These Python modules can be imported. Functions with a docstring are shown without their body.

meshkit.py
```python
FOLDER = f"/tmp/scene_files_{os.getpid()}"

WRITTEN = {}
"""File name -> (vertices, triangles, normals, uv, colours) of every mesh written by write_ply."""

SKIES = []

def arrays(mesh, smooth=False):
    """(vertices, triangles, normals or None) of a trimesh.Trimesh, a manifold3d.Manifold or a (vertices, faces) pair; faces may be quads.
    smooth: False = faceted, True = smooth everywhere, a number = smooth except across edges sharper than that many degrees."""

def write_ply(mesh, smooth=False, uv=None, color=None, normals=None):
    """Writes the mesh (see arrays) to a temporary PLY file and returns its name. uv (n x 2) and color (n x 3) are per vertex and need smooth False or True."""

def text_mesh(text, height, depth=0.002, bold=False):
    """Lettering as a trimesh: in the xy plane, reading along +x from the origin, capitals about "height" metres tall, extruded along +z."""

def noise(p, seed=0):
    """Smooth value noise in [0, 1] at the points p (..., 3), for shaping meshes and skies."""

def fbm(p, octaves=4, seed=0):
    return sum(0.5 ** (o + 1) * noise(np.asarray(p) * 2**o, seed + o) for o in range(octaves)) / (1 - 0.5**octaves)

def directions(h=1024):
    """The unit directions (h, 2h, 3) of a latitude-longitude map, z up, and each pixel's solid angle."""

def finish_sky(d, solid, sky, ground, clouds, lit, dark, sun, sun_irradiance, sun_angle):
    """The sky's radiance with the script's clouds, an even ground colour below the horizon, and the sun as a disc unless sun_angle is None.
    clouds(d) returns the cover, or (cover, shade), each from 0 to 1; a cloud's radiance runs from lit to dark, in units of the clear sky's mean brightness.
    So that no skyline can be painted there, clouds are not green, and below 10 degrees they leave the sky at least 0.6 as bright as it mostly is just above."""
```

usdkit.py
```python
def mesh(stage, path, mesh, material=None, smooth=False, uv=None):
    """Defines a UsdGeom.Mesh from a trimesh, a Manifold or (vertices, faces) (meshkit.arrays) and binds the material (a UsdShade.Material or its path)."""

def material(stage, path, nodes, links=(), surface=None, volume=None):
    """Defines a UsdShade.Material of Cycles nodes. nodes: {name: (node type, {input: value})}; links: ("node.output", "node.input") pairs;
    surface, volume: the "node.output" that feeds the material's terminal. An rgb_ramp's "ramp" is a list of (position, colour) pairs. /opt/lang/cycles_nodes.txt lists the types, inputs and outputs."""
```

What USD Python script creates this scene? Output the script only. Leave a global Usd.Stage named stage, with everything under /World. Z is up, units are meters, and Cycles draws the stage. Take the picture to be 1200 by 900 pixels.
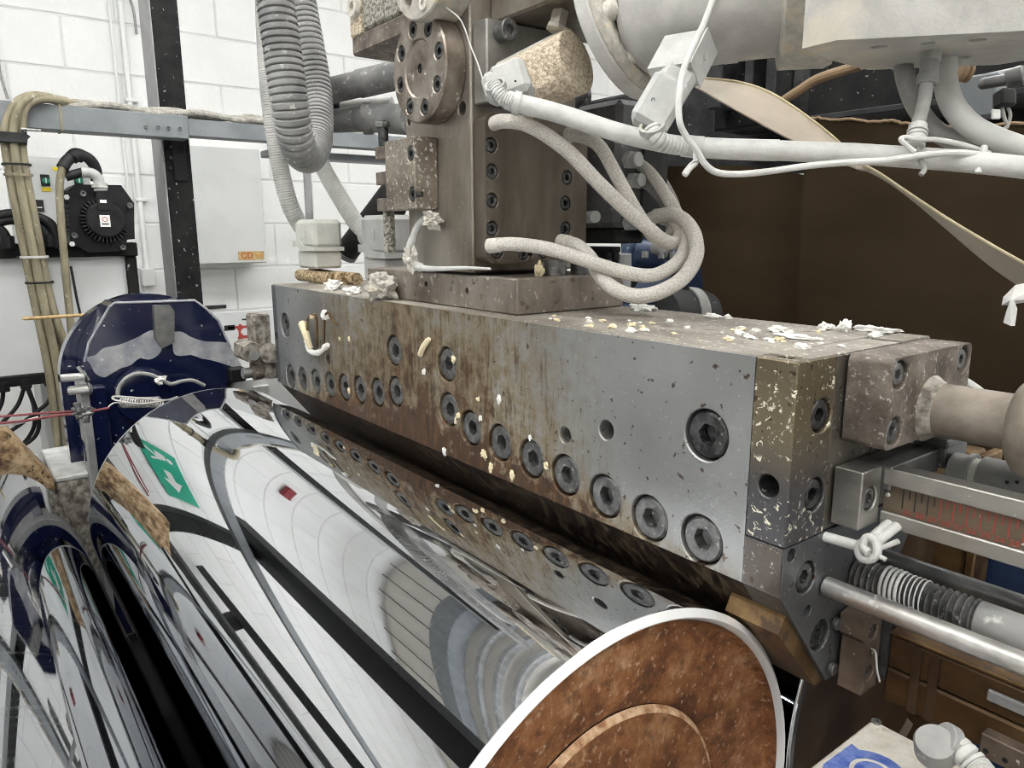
import math, random
import numpy as np, trimesh, manifold3d
from manifold3d import Manifold
import usdkit, meshkit
from pxr import Usd, UsdGeom, UsdLux, UsdShade, Gf, Sdf, Vt
rng = np.random.default_rng(7)
random.seed(7)
stage = Usd.Stage.CreateInMemory()
UsdGeom.SetStageUpAxis(stage, 'Z'); UsdGeom.SetStageMetersPerUnit(stage, 1.0)
UsdGeom.Xform.Define(stage, '/World')

# ------------------------------------------------------------------ camera
# x runs along the die (towards the near end), y into the picture, z up; the near front bottom corner of the die is the origin
CF, CTH, CPS, CRO = 867.962, .2019, .6513, -.0033          # focal length in pixels of 1200, pitch down, heading, roll
CE = np.array([.3175, -.5236, .3008])
_h = np.array([-math.cos(CPS), math.sin(CPS), 0]); _r = np.array([math.sin(CPS), math.cos(CPS), 0]); _z = np.array([0, 0, 1.])
FW = math.cos(CTH) * _h - math.sin(CTH) * _z; _u = math.sin(CTH) * _h + math.cos(CTH) * _z
RT = math.cos(CRO) * _r + math.sin(CRO) * _u; UP = -math.sin(CRO) * _r + math.cos(CRO) * _u
cam = UsdGeom.Camera.Define(stage, '/World/camera')
cam.CreateHorizontalApertureAttr(36.0); cam.CreateVerticalApertureAttr(27.0)
cam.CreateFocalLengthAttr(36.0 * CF / 1200); cam.CreateClippingRangeAttr(Gf.Vec2f(.01, 100))
cam.CreateExposureAttr(0.0)
m = np.eye(4); m[0, :3] = RT; m[1, :3] = UP; m[2, :3] = -FW; m[3, :3] = CE
cam.AddTransformOp().Set(Gf.Matrix4d(*m.ravel().tolist()))

def P(x, y, axis, val):                                    # the point of a plane x, y or z = val that a pixel of the photograph shows
    d = (x - 600) * RT - (y - 450) * UP + CF * FW; i = 'XYZ'.index(axis)
    return CE + d * ((val - CE[i]) / d[i])
def PD(x, y, dep):                                         # the point at a distance along the view axis
    return CE + ((x - 600) * RT - (y - 450) * UP + CF * FW) * (dep / CF)
def path(pts): return [PD(*q) for q in pts]
def run_on(pts, k=3.):                                      # a path carried on straight past the picture's edge
    p = path(pts); d = p[-1] - p[-2]; return p + [p[-1] + d * k * .5, p[-1] + d * k]

# ------------------------------------------------------------------ light
ROOM = dict(x0=-3.7, x1=3.6, y0=-4.2, y1=4.2, z0=-1.15, z1=2.55)
LIGHT_POWER = 21.5
LAMPS = [(-1.5, -2.8), (-1.5, -1.2), (-1.5, 0.6), (-1.3, 2.4), (.2, -2.6), (.2, -1.0), (.2, 2.6), (1.9, -2.4), (1.9, -.6), (1.9, 1.6)]

# ------------------------------------------------------------------ materials
LK = '/World/Looks'
def plain(n, c, r=.5, m=0., **k):
    return usdkit.material(stage, f'{LK}/{n}', {'p': ('principled_bsdf', {'base_color': c, 'roughness': r, 'metallic': m, **k})}, surface='p.BSDF')
def grime(n, stops, scale=20., detail=6., rough=(.45, .65), metal=0., stretch=(1, 1, 1), bump=0., bscale=None, spk=None, spk_scale=90., spk_at=(.66, .70), spk2=None, spk2_scale=40., spk2_at=(.64, .68), rot=(0, 0, 0), spec=.5):
    """noise-mottled surface; spk, spk2 = colours of specks (dust, chips) whose noise passes spk_at"""
    stops = [(.5 + (p_ - .5) * .62, c_) for p_, c_ in stops]
    nd = {'g': ('geometry', {}), 'mp': ('mapping', {'scale': stretch, 'rotation': rot}), 'n': ('noise_texture', {'scale': scale, 'detail': detail, 'roughness': .62}),
          'r': ('rgb_ramp', {'ramp': stops}), 'rr': ('map_range', {'from_min': .3, 'from_max': .7, 'to_min': rough[0], 'to_max': rough[1]}), 'p': ('principled_bsdf', {'metallic': metal, 'specular_ior_level': spec})}
    ln = [('g.position', 'mp.vector'), ('mp.vector', 'n.vector'), ('n.fac', 'r.fac'), ('n.fac', 'rr.value'), ('rr.result', 'p.roughness')]
    col = 'r.color'
    met = None
    for key, c, s, at in (('s', spk, spk_scale, spk_at), ('t', spk2, spk2_scale, spk2_at)):
        if c is not None:
            nd |= {key + 'n': ('noise_texture', {'scale': s, 'detail': 3., 'roughness': .6}), key + 'r': ('map_range', {'from_min': at[0], 'from_max': at[1], 'to_min': 0., 'to_max': 1., 'clamp': True}),
                   key + 'm': ('mix_color', {'b': c})}
            ln += [('g.position', key + 'n.vector'), (key + 'n.fac', key + 'r.value'), (key + 'r.result', key + 'm.fac'), (col, key + 'm.a')]
            col = key + 'm.result'
            if metal > .3:
                nd[key + 'mm'] = ('mix_float', {'a': metal, 'b': 0.})
                ln += [(key + 'r.result', key + 'mm.fac')]
                if met: ln += [(met, key + 'mm.a')]
                met = key + 'mm.result'
    if met: ln.append((met, 'p.metallic'))
    ln.append((col, 'p.base_color'))
    if bump:
        nd |= {'bn': ('noise_texture', {'scale': bscale or scale * 3, 'detail': 4.}), 'b': ('bump', {'strength': 1., 'distance': bump})}
        ln += [('g.position', 'bn.vector'), ('bn.fac', 'b.height'), ('b.normal', 'p.normal')]
    return usdkit.material(stage, f'{LK}/{n}', nd, ln, surface='p.BSDF')

DUST = (.72, .69, .64); WHT = (.8, .79, .76)
M = {}
M['wall_paint'] = grime('wall_paint', [(.3, (.80, .80, .785)), (.7, (.86, .86, .845))], 3., rough=(.5, .65), bump=.002, bscale=60., spk=(.55, .53, .5), spk_scale=16., spk_at=(.78, .82))
M['shaded_mortar'] = grime('shaded_mortar', [(.3, (.60, .60, .59)), (.7, (.74, .74, .73))], 4., rough=(.7, .8))  # shadow lines of the joints put into a greyer mortar colour
M['ceiling_paint'] = grime('ceiling_paint', [(.3, (.80, .76, .69)), (.7, (.86, .82, .75))], 1.5, rough=(.7, .8))
M['floor_paint'] = grime('floor_paint', [(.3, (.22, .22, .21)), (.7, (.33, .32, .30))], 3., rough=(.5, .7))
M['lamp'] = plain('lamp', (1, 1, 1), .5, emission_color=(.965, .985, 1.), emission_strength=LIGHT_POWER)
M['lamp_case'] = plain('lamp_case', (.8, .8, .8), .4)
M['black_steel'] = grime('black_steel', [(.3, (.007, .007, .0075)), (.75, (.020, .0195, .019))], 14., rough=(.45, .65), spec=.16, spk=(.42, .41, .39), spk_scale=60., spk_at=(.665, .70))
M['black_plain'] = grime('black_plain', [(.3, (.008, .008, .009)), (.75, (.020, .020, .021))], 18., rough=(.4, .6), spec=.22)
M['steel_edge'] = grime('steel_edge', [(.3, (.22, .22, .22)), (.7, (.34, .34, .34))], 9., rough=(.4, .6))
M['grey_paint'] = grime('grey_paint', [(.3, (.16, .175, .185)), (.7, (.22, .235, .245))], 8., rough=(.4, .55), spk=(.5, .5, .48), spk_scale=60., spk_at=(.74, .78))
M['panel_white'] = grime('panel_white', [(.3, (.68, .69, .69)), (.7, (.76, .77, .76))], 3., rough=(.35, .5))
M['panel_grey'] = grime('panel_grey', [(.3, (.56, .57, .56)), (.7, (.64, .65, .64))], 3., rough=(.4, .55))
M['cable_beige'] = grime('cable_beige', [(.3, (.17, .145, .09)), (.7, (.31, .275, .185))], 26., rough=(.5, .7), stretch=(1, 1, .25), spk=(.62, .6, .55), spk_scale=50., spk_at=(.64, .74))
M['cable_dusty'] = grime('cable_dusty', [(.3, (.28, .265, .225)), (.7, (.45, .43, .385))], 60., rough=(.8, .95), bump=.004, bscale=160.)
M['lagging'] = grime('lagging', [(.3, (.12, .12, .117)), (.7, (.24, .238, .23))], 16., rough=(.6, .8), spk=(.5, .49, .47), spk_scale=70., spk_at=(.62, .74))
M['cable_black'] = plain('cable_black', (.016, .016, .017), .5, specular_ior_level=.3)
M['cable_white'] = grime('cable_white', [(.3, (.52, .515, .495)), (.7, (.63, .625, .605))], 40., rough=(.5, .65), bump=.0006, bscale=300.)
M['cable_grey'] = grime('cable_grey', [(.3, (.25, .245, .235)), (.7, (.38, .375, .355))], 40., rough=(.6, .75))
M['plastic_grey'] = grime('plastic_grey', [(.3, (.20, .20, .20)), (.7, (.30, .30, .29))], 30., rough=(.5, .65))
M['conduit_grey'] = grime('conduit_grey', [(.3, (.19, .19, .187)), (.7, (.32, .317, .305))], 14., rough=(.5, .65), spk=(.65, .63, .6), spk_scale=60., spk_at=(.62, .74))
M['conduit_light'] = grime('conduit_light', [(.3, (.42, .42, .40)), (.7, (.56, .555, .53))], 14., rough=(.5, .65))
M['connector_light'] = grime('connector_light', [(.3, (.50, .51, .47)), (.7, (.63, .63, .58))], 22., rough=(.5, .65), spk=DUST, spk_scale=140., spk_at=(.6, .7))
M['connector_grey'] = grime('connector_grey', [(.3, (.34, .345, .335)), (.7, (.45, .455, .44))], 22., rough=(.5, .65), spk=DUST, spk_scale=140., spk_at=(.66, .74))
M['rope'] = grime('rope', [(.35, (.20, .13, .06)), (.62, (.55, .44, .28))], 170., rough=(.85, .95), bump=.004, bscale=200.)
M['braid'] = grime('braid', [(.36, (.47, .44, .395)), (.6, (.64, .61, .56))], 560., detail=1., rough=(.8, .9), bump=.0007, bscale=620.)
M['braid_dark'] = grime('braid_dark', [(.36, (.19, .18, .17)), (.6, (.31, .30, .285))], 560., detail=1., rough=(.8, .9), bump=.0007, bscale=620.)
M['dusty_tan'] = grime('dusty_tan', [(.34, (.38, .30, .205)), (.60, (.66, .57, .44))], 260., detail=3., rough=(.85, .95), bump=.003, bscale=330.)
M['dusty_grey'] = grime('dusty_grey', [(.3, (.36, .34, .295)), (.7, (.50, .475, .415))], 80., rough=(.8, .92), bump=.0012, bscale=300., spk=(.55, .45, .30), spk_scale=40., spk_at=(.55, .72))
M['dusty_white'] = grime('dusty_white', [(.3, (.375, .365, .34)), (.7, (.48, .47, .445))], 30., rough=(.55, .75), bump=.0005, bscale=340., spk=(.42, .42, .42), spk_scale=18., spk_at=(.60, .78), spk2=(.60, .52, .38), spk2_scale=9., spk2_at=(.56, .80))
M['plug_white'] = grime('plug_white', [(.3, (.43, .43, .415)), (.7, (.53, .53, .515))], 30., rough=(.55, .75), bump=.0004, bscale=340.)
M['dusty_dark'] = grime('dusty_dark', [(.36, (.12, .115, .095)), (.62, (.42, .40, .34))], 210., detail=3., rough=(.85, .95), bump=.003, bscale=300.)
M['tower_steel'] = grime('tower_steel', [(.28, (.165, .138, .108)), (.48, (.26, .228, .19)), (.72, (.37, .34, .30))], 13., rough=(.34, .50), metal=.75, stretch=(1, 1, .35), bump=.0003, bscale=200., spk=(.62, .58, .52), spk_scale=140., spk_at=(.72, .76))
M['base_steel'] = grime('base_steel', [(.28, (.15, .122, .10)), (.5, (.25, .212, .178)), (.75, (.36, .32, .28))], 16., rough=(.42, .58), metal=.6, stretch=(1, 1, .5), spk=(.56, .52, .46), spk_scale=90., spk_at=(.62, .72), spk2=(.10, .075, .05), spk2_scale=60., spk2_at=(.62, .70))
M['cover_steel'] = grime('cover_steel', [(.28, (.075, .060, .045)), (.5, (.125, .104, .082)), (.75, (.20, .172, .14))], 12., rough=(.38, .52), metal=.65, stretch=(1, 1, .25), spk=(.16, .085, .035), spk_scale=14., spk_at=(.66, .78))
M['disc_steel'] = grime('disc_steel', [(.28, (.18, .145, .115)), (.5, (.28, .238, .20)), (.75, (.42, .375, .33))], 20., rough=(.30, .46), metal=.85, spk=(.62, .59, .54), spk_scale=85., spk_at=(.63, .70))
M['block_steel'] = grime('block_steel', [(.28, (.19, .18, .165)), (.5, (.28, .27, .25)), (.75, (.39, .38, .355))], 14., rough=(.36, .52), metal=.7, spk=(.25, .07, .05), spk_scale=22., spk_at=(.72, .76))
M['clamp_steel'] = grime('clamp_steel', [(.28, (.16, .128, .098)), (.5, (.25, .21, .165)), (.75, (.35, .31, .255))], 13., rough=(.4, .55), metal=.65, spk=(.62, .61, .58), spk_scale=170., spk_at=(.56, .66))
M['screw_black'] = grime('screw_black', [(.3, (.035, .035, .036)), (.7, (.12, .12, .12))], 90., rough=(.3, .5), metal=.7, spk=(.4, .36, .3), spk_scale=160., spk_at=(.66, .72))
M['screw_grey'] = grime('screw_grey', [(.3, (.11, .11, .11)), (.7, (.21, .21, .205))], 110., rough=(.35, .55), metal=.75, spk=(.42, .41, .39), spk_scale=190., spk_at=(.64, .70))
M['screw_dusty'] = grime('screw_dusty', [(.3, (.52, .49, .43)), (.7, (.68, .65, .58))], 150., rough=(.8, .9), bump=.001)
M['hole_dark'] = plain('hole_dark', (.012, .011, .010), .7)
M['ground_steel'] = grime('ground_steel', [(.3, (.29, .28, .26)), (.7, (.43, .42, .39))], 12., rough=(.28, .42), metal=.85, stretch=(.3, 1, 1), spk=(.75, .74, .72), spk_scale=150., spk_at=(.70, .74))
M['dark_steel'] = grime('dark_steel', [(.28, (.10, .10, .10)), (.5, (.17, .17, .17)), (.75, (.27, .265, .255))], 16., rough=(.32, .5), metal=.7, spk=(.5, .49, .46), spk_scale=120., spk_at=(.70, .74))
M['rod_steel'] = grime('rod_steel', [(.3, (.46, .45, .43)), (.7, (.62, .61, .59))], 20., rough=(.28, .42), metal=.8, spk=(.8, .79, .77), spk_scale=70., spk_at=(.62, .72))
M['fitting_dusty'] = grime('fitting_dusty', [(.28, (.085, .068, .055)), (.5, (.155, .128, .105)), (.75, (.25, .215, .185))], 34., rough=(.6, .8), metal=.3, bump=.0006, bscale=240., spk=(.55, .52, .48), spk_scale=170., spk_at=(.60, .72), spk2=(.62, .60, .57), spk2_scale=50., spk2_at=(.73, .76))
M['pipe_dusty'] = grime('pipe_dusty', [(.28, (.14, .115, .09)), (.5, (.205, .173, .138)), (.75, (.29, .25, .21))], 18., rough=(.6, .75), metal=.25, bump=.0004, bscale=240., spk=(.8, .79, .77), spk_scale=60., spk_at=(.74, .77))
M['brown_steel'] = grime('brown_steel', [(.28, (.06, .034, .016)), (.5, (.115, .066, .028)), (.75, (.185, .115, .05))], 12., rough=(.35, .55), metal=.5, stretch=(.5, 1, 1), spk=(.66, .63, .58), spk_scale=70., spk_at=(.73, .76))
M['brass_old'] = grime('brass_old', [(.28, (.085, .045, .02)), (.5, (.15, .088, .038)), (.75, (.25, .16, .075))], 22., rough=(.35, .55), metal=.7, spk=(.07, .04, .02), spk_scale=30., spk_at=(.6, .68))
M['brown_face'] = grime('brown_face', [(.28, (.12, .088, .066)), (.5, (.185, .14, .108)), (.75, (.27, .215, .17))], 20., rough=(.5, .65), metal=.4, spk=(.65, .6, .55), spk_scale=130., spk_at=(.69, .72))
M['rust_plate'] = grime('rust_plate', [(.30, (.12, .07, .035)), (.48, (.34, .22, .11)), (.68, (.55, .41, .26))], 40., rough=(.7, .9), bump=.002, bscale=130., spk=(.05, .03, .02), spk_scale=110., spk_at=(.62, .66))
M['frame_rough'] = grime('frame_rough', [(.30, (.10, .085, .07)), (.5, (.26, .235, .20)), (.7, (.42, .39, .34))], 60., rough=(.7, .9), bump=.003, bscale=110.)
M['frame_top'] = grime('frame_top', [(.3, (.40, .40, .38)), (.7, (.58, .58, .56))], 30., rough=(.5, .7))
M['paper_brown_shaded'] = grime('paper_brown_shaded', [(.3, (.032, .0215, .0122)), (.7, (.047, .032, .0185))], 2.2, rough=(.8, .9), spec=.05, stretch=(.6, .6, 2.), spk=(.030, .019, .011), spk_scale=3.5, spk_at=(.66, .78))  # shadow on the hanging web put into a darker brown
M['paper_cream'] = grime('paper_cream', [(.3, (.42, .355, .275)), (.7, (.50, .435, .345))], 9., rough=(.6, .75))
M['card_brown'] = grime('card_brown', [(.3, (.20, .13, .07)), (.7, (.27, .18, .10))], 8., rough=(.6, .75))
M['blue_gloss'] = None
M['blue_machine'] = grime('blue_machine', [(.3, (.008, .02, .055)), (.7, (.018, .038, .09))], 14., rough=(.3, .5), spk=(.4, .42, .45), spk_scale=30., spk_at=(.66, .74))
M['dark_machine'] = grime('dark_machine', [(.3, (.016, .0165, .0175)), (.7, (.042, .0425, .0435))], 18., rough=(.5, .7), spec=.22, spk=(.3, .3, .29), spk_scale=70., spk_at=(.68, .76))
M['box_dark'] = grime('box_dark', [(.3, (.075, .076, .078)), (.7, (.125, .126, .128))], 14., rough=(.55, .7), spk=(.3, .28, .25), spk_scale=80., spk_at=(.60, .76))
M['crumb'] = plain('crumb', (.84, .83, .79), .55)
M['crumb_cream'] = plain('crumb_cream', (.78, .68, .46), .6)
M['scrap'] = plain('scrap', (.62, .61, .59), .35)
M['wood'] = grime('wood', [(.3, (.42, .28, .12)), (.7, (.62, .45, .22))], 60., rough=(.6, .8))
M['red_cord'] = plain('red_cord', (.20, .045, .05), .6)
M['steel_wire'] = plain('steel_wire', (.62, .60, .57), .35, .7)
M['white_plastic'] = plain('white_plastic', (.78, .78, .76), .4)
M['yellow'] = plain('yellow', (.80, .62, .02), .5)
M['green_knob'] = plain('green_knob', (.02, .22, .12), .35)
M['exit_green'] = plain('exit_green', (.0, .36, .22), .45)
M['red_paint'] = plain('red_paint', (.22, .012, .02), .4)
M['red_print'] = plain('red_print', (.42, .05, .04), .5)
M['orange_print'] = plain('orange_print', (.60, .30, .06), .5)
M['emblem_orange'] = plain('emblem_orange', (.45, .10, .015), .5)
M['blue_print'] = grime('blue_print', [(.36, (.035, .075, .30)), (.6, (.13, .18, .40))], 90., rough=(.4, .6))
M['box_cream'] = grime('box_cream', [(.3, (.40, .37, .31)), (.7, (.55, .525, .47))], 45., rough=(.5, .7), spk=(.22, .18, .12), spk_scale=60., spk_at=(.63, .74))
M['black_print'] = plain('black_print', (.015, .015, .016), .5)

def multi(n, nodes, links): return usdkit.material(stage, f'{LK}/{n}', nodes, links, surface='p.BSDF')
# chrome of the rolls: mirror with very faint hairlines
M['chrome'] = multi('chrome', {'g': ('geometry', {}), 'mp': ('mapping', {'scale': (160., 5., 5.)}), 'n': ('noise_texture', {'scale': 2., 'detail': 4.}),
    'r': ('map_range', {'from_min': .52, 'from_max': .75, 'to_min': .012, 'to_max': .07, 'clamp': True}), 'b': ('bump', {'strength': .04, 'distance': .0002}),
    'p': ('principled_bsdf', {'base_color': (.71, .725, .75), 'metallic': 1.})},
    [('g.position', 'mp.vector'), ('mp.vector', 'n.vector'), ('n.fac', 'r.value'), ('r.result', 'p.roughness'), ('n.fac', 'b.height')])
M['chrome_dull'] = multi('chrome_dull', {'g': ('geometry', {}), 'mp': ('mapping', {'scale': (90., 5., 5.)}), 'n': ('noise_texture', {'scale': 2., 'detail': 4.}), 'r': ('map_range', {'from_min': .45, 'from_max': .75, 'to_min': .015, 'to_max': .10, 'clamp': True}),
    'p': ('principled_bsdf', {'base_color': (.43, .445, .465), 'metallic': 1.})}, [('g.position', 'mp.vector'), ('mp.vector', 'n.vector'), ('n.fac', 'r.value'), ('r.result', 'p.roughness')])
M['rim_reflection_white'] = plain('rim_reflection_white', (.86, .86, .86), .3, .25)  # bright reflection on the roll rim put into a near-white colour
# rusted roll end
M['rust'] = multi('rust', {'g': ('geometry', {}), 'n': ('noise_texture', {'scale': 17., 'detail': 10., 'roughness': .74}),
    'r': ('rgb_ramp', {'ramp': [(.34, (.085, .034, .015)), (.44, (.20, .075, .026)), (.54, (.34, .14, .05)), (.66, (.52, .30, .16))]}),
    'n2': ('noise_texture', {'scale': 170., 'detail': 3.}), 'r2': ('map_range', {'from_min': .60, 'from_max': .70, 'to_min': 0., 'to_max': .75, 'clamp': True}), 'm': ('mix_color', {'b': (.60, .40, .27)}),
    'n3': ('noise_texture', {'scale': 60., 'detail': 6., 'roughness': .7}), 'r3': ('map_range', {'from_min': .52, 'from_max': .68, 'to_min': 0., 'to_max': .8, 'clamp': True}), 'm3': ('mix_color', {'b': (.10, .045, .022)}),
    'bn': ('noise_texture', {'scale': 150., 'detail': 6., 'roughness': .75}), 'b': ('bump', {'strength': 1., 'distance': .0032}),
    'p': ('principled_bsdf', {'roughness': .62, 'metallic': .25})},
    [('g.position', 'n.vector'), ('n.fac', 'r.fac'), ('g.position', 'n2.vector'), ('n2.fac', 'r2.value'), ('g.position', 'n3.vector'), ('n3.fac', 'r3.value'), ('r3.result', 'm3.fac'), ('r.color', 'm3.a'),
     ('r2.result', 'm.fac'), ('m3.result', 'm.a'), ('m.result', 'p.base_color'), ('g.position', 'bn.vector'), ('bn.fac', 'b.height'), ('b.normal', 'p.normal')])
M['rust_light'] = grime('rust_light', [(.3, (.30, .14, .06)), (.5, (.52, .32, .18)), (.7, (.68, .48, .32))], 90., rough=(.6, .8), bump=.0015, bscale=160.)

def die_steel(n, base=(.355, .358, .352), stain=1., chips=0., tint=.55, low=None):
    """ground steel of the die: rust and burnt resin run down from the middle and along the lip, bluish temper colours, specks"""
    nd = {'g': ('geometry', {}), 'x': ('separate_xyz', {}),
          'nb': ('noise_texture', {'scale': 7., 'detail': 5.}), 'rb': ('rgb_ramp', {'ramp': [(.3, tuple(.80 * c for c in base)), (.55, base), (.75, tuple(min(1, 1.25 * c) for c in base))]}),
          # streaks: noise squeezed in x
          'nm': ('noise_texture', {'scale': 42., 'detail': 6., 'roughness': .7}), 'nma': ('math', {'math_type': 'multiply_add', 'value2': .9}), 'ms': ('mapping', {'scale': (48., 20., 6.)}), 'ns': ('noise_texture', {'scale': 1., 'detail': 7., 'roughness': .68}),
          'nw': ('noise_texture', {'scale': 4.2, 'detail': 4., 'roughness': .6}),
          # along-die weight: strongest about x = -.55, fading to the ends
          'dx': ('math', {'math_type': 'add', 'value2': .60}), 'ax': ('math', {'math_type': 'absolute'}), 'wx': ('map_range', {'from_min': .16, 'from_max': .50, 'to_min': 1., 'to_max': .03, 'clamp': True, 'range_type': 'smoothstep'}),
          # height weight: strongest at the lip
          'wz': ('map_range', {'from_min': .0, 'from_max': .18, 'to_min': 1.05, 'to_max': .62, 'clamp': True}),
          'wl': ('map_range', {'from_min': .0, 'from_max': .05, 'to_min': .62, 'to_max': 0., 'clamp': True}), 'wxl': ('map_range', {'from_min': .40, 'from_max': .60, 'to_min': 1., 'to_max': .2, 'clamp': True}), 'wl2': ('math', {'math_type': 'multiply'}),
          'w1': ('math', {'math_type': 'multiply'}), 'w2': ('math', {'math_type': 'add'}), 'sn': ('math', {'math_type': 'add'}), 'snm': ('math', {'math_type': 'multiply', 'value2': .5}),
          'sc': ('map_range', {'from_min': .64, 'from_max': 1.22, 'to_min': 0., 'to_max': 1.}), 'sm': ('math', {'math_type': 'multiply'}),
          'oc': ('map_range', {'from_min': .08, 'from_max': .40, 'to_min': 0., 'to_max': .85 * stain, 'clamp': True}), 'mo': ('mix_color', {'b': (.225, .165, .085)}),
          'ru': ('map_range', {'from_min': .40, 'from_max': .60, 'to_min': 0., 'to_max': .95 * stain, 'clamp': True}), 'mr': ('mix_color', {}), 'mk': ('mapping', {'scale': (70., 30., 16.)}), 'nk2': ('noise_texture', {'scale': 1., 'detail': 7., 'roughness': .7}), 'rk': ('rgb_ramp', {'ramp': [(.34, (.018, .010, .006)), (.50, (.062, .027, .010)), (.64, (.15, .070, .022))]}),
          # blue temper tint
          'nt': ('noise_texture', {'scale': 3.3, 'detail': 3.}), 'tt': ('map_range', {'from_min': .52, 'from_max': .68, 'to_min': 0., 'to_max': .40 * tint, 'clamp': True}), 'mt': ('mix_color', {'b': (.22, .30, .38)}),
          'ms2': ('mapping', {'scale': (120., 30., 17.)}), 'ns2': ('noise_texture', {'scale': 1., 'detail': 6., 'roughness': .72, 'distortion': .5}), 'ls2': ('map_range', {'from_min': .52, 'from_max': .64, 'to_min': 0., 'to_max': 1.0, 'clamp': True}), 'lw2': ('math', {'math_type': 'multiply'}), 'lw3': ('math', {'math_type': 'multiply', 'value2': .95 * stain, 'use_clamp': True}), 'mrun': ('mix_color', {'b': (.055, .026, .010)}),
          # fine light wear and dark pits
          'nf': ('noise_texture', {'scale': 150., 'detail': 4., 'roughness': .7}), 'lf': ('map_range', {'from_min': .60, 'from_max': .70, 'to_min': 0., 'to_max': .45, 'clamp': True}), 'mf': ('mix_color', {'b': (.62, .62, .60)}),
          'nd': ('noise_texture', {'scale': 95., 'detail': 3., 'roughness': .6}), 'ld': ('map_range', {'from_min': .635, 'from_max': .665, 'to_min': 0., 'to_max': .85, 'clamp': True}), 'md': ('mix_color', {'b': (.07, .04, .025)}),
          'me': ('map_range', {'from_min': 0., 'from_max': .6, 'to_min': .78, 'to_max': .25, 'clamp': True}), 'ro': ('map_range', {'from_min': .3, 'from_max': .7, 'to_min': .36, 'to_max': .54}),
          'b': ('bump', {'strength': .5, 'distance': .0008}), 'p': ('principled_bsdf', {})}
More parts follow.
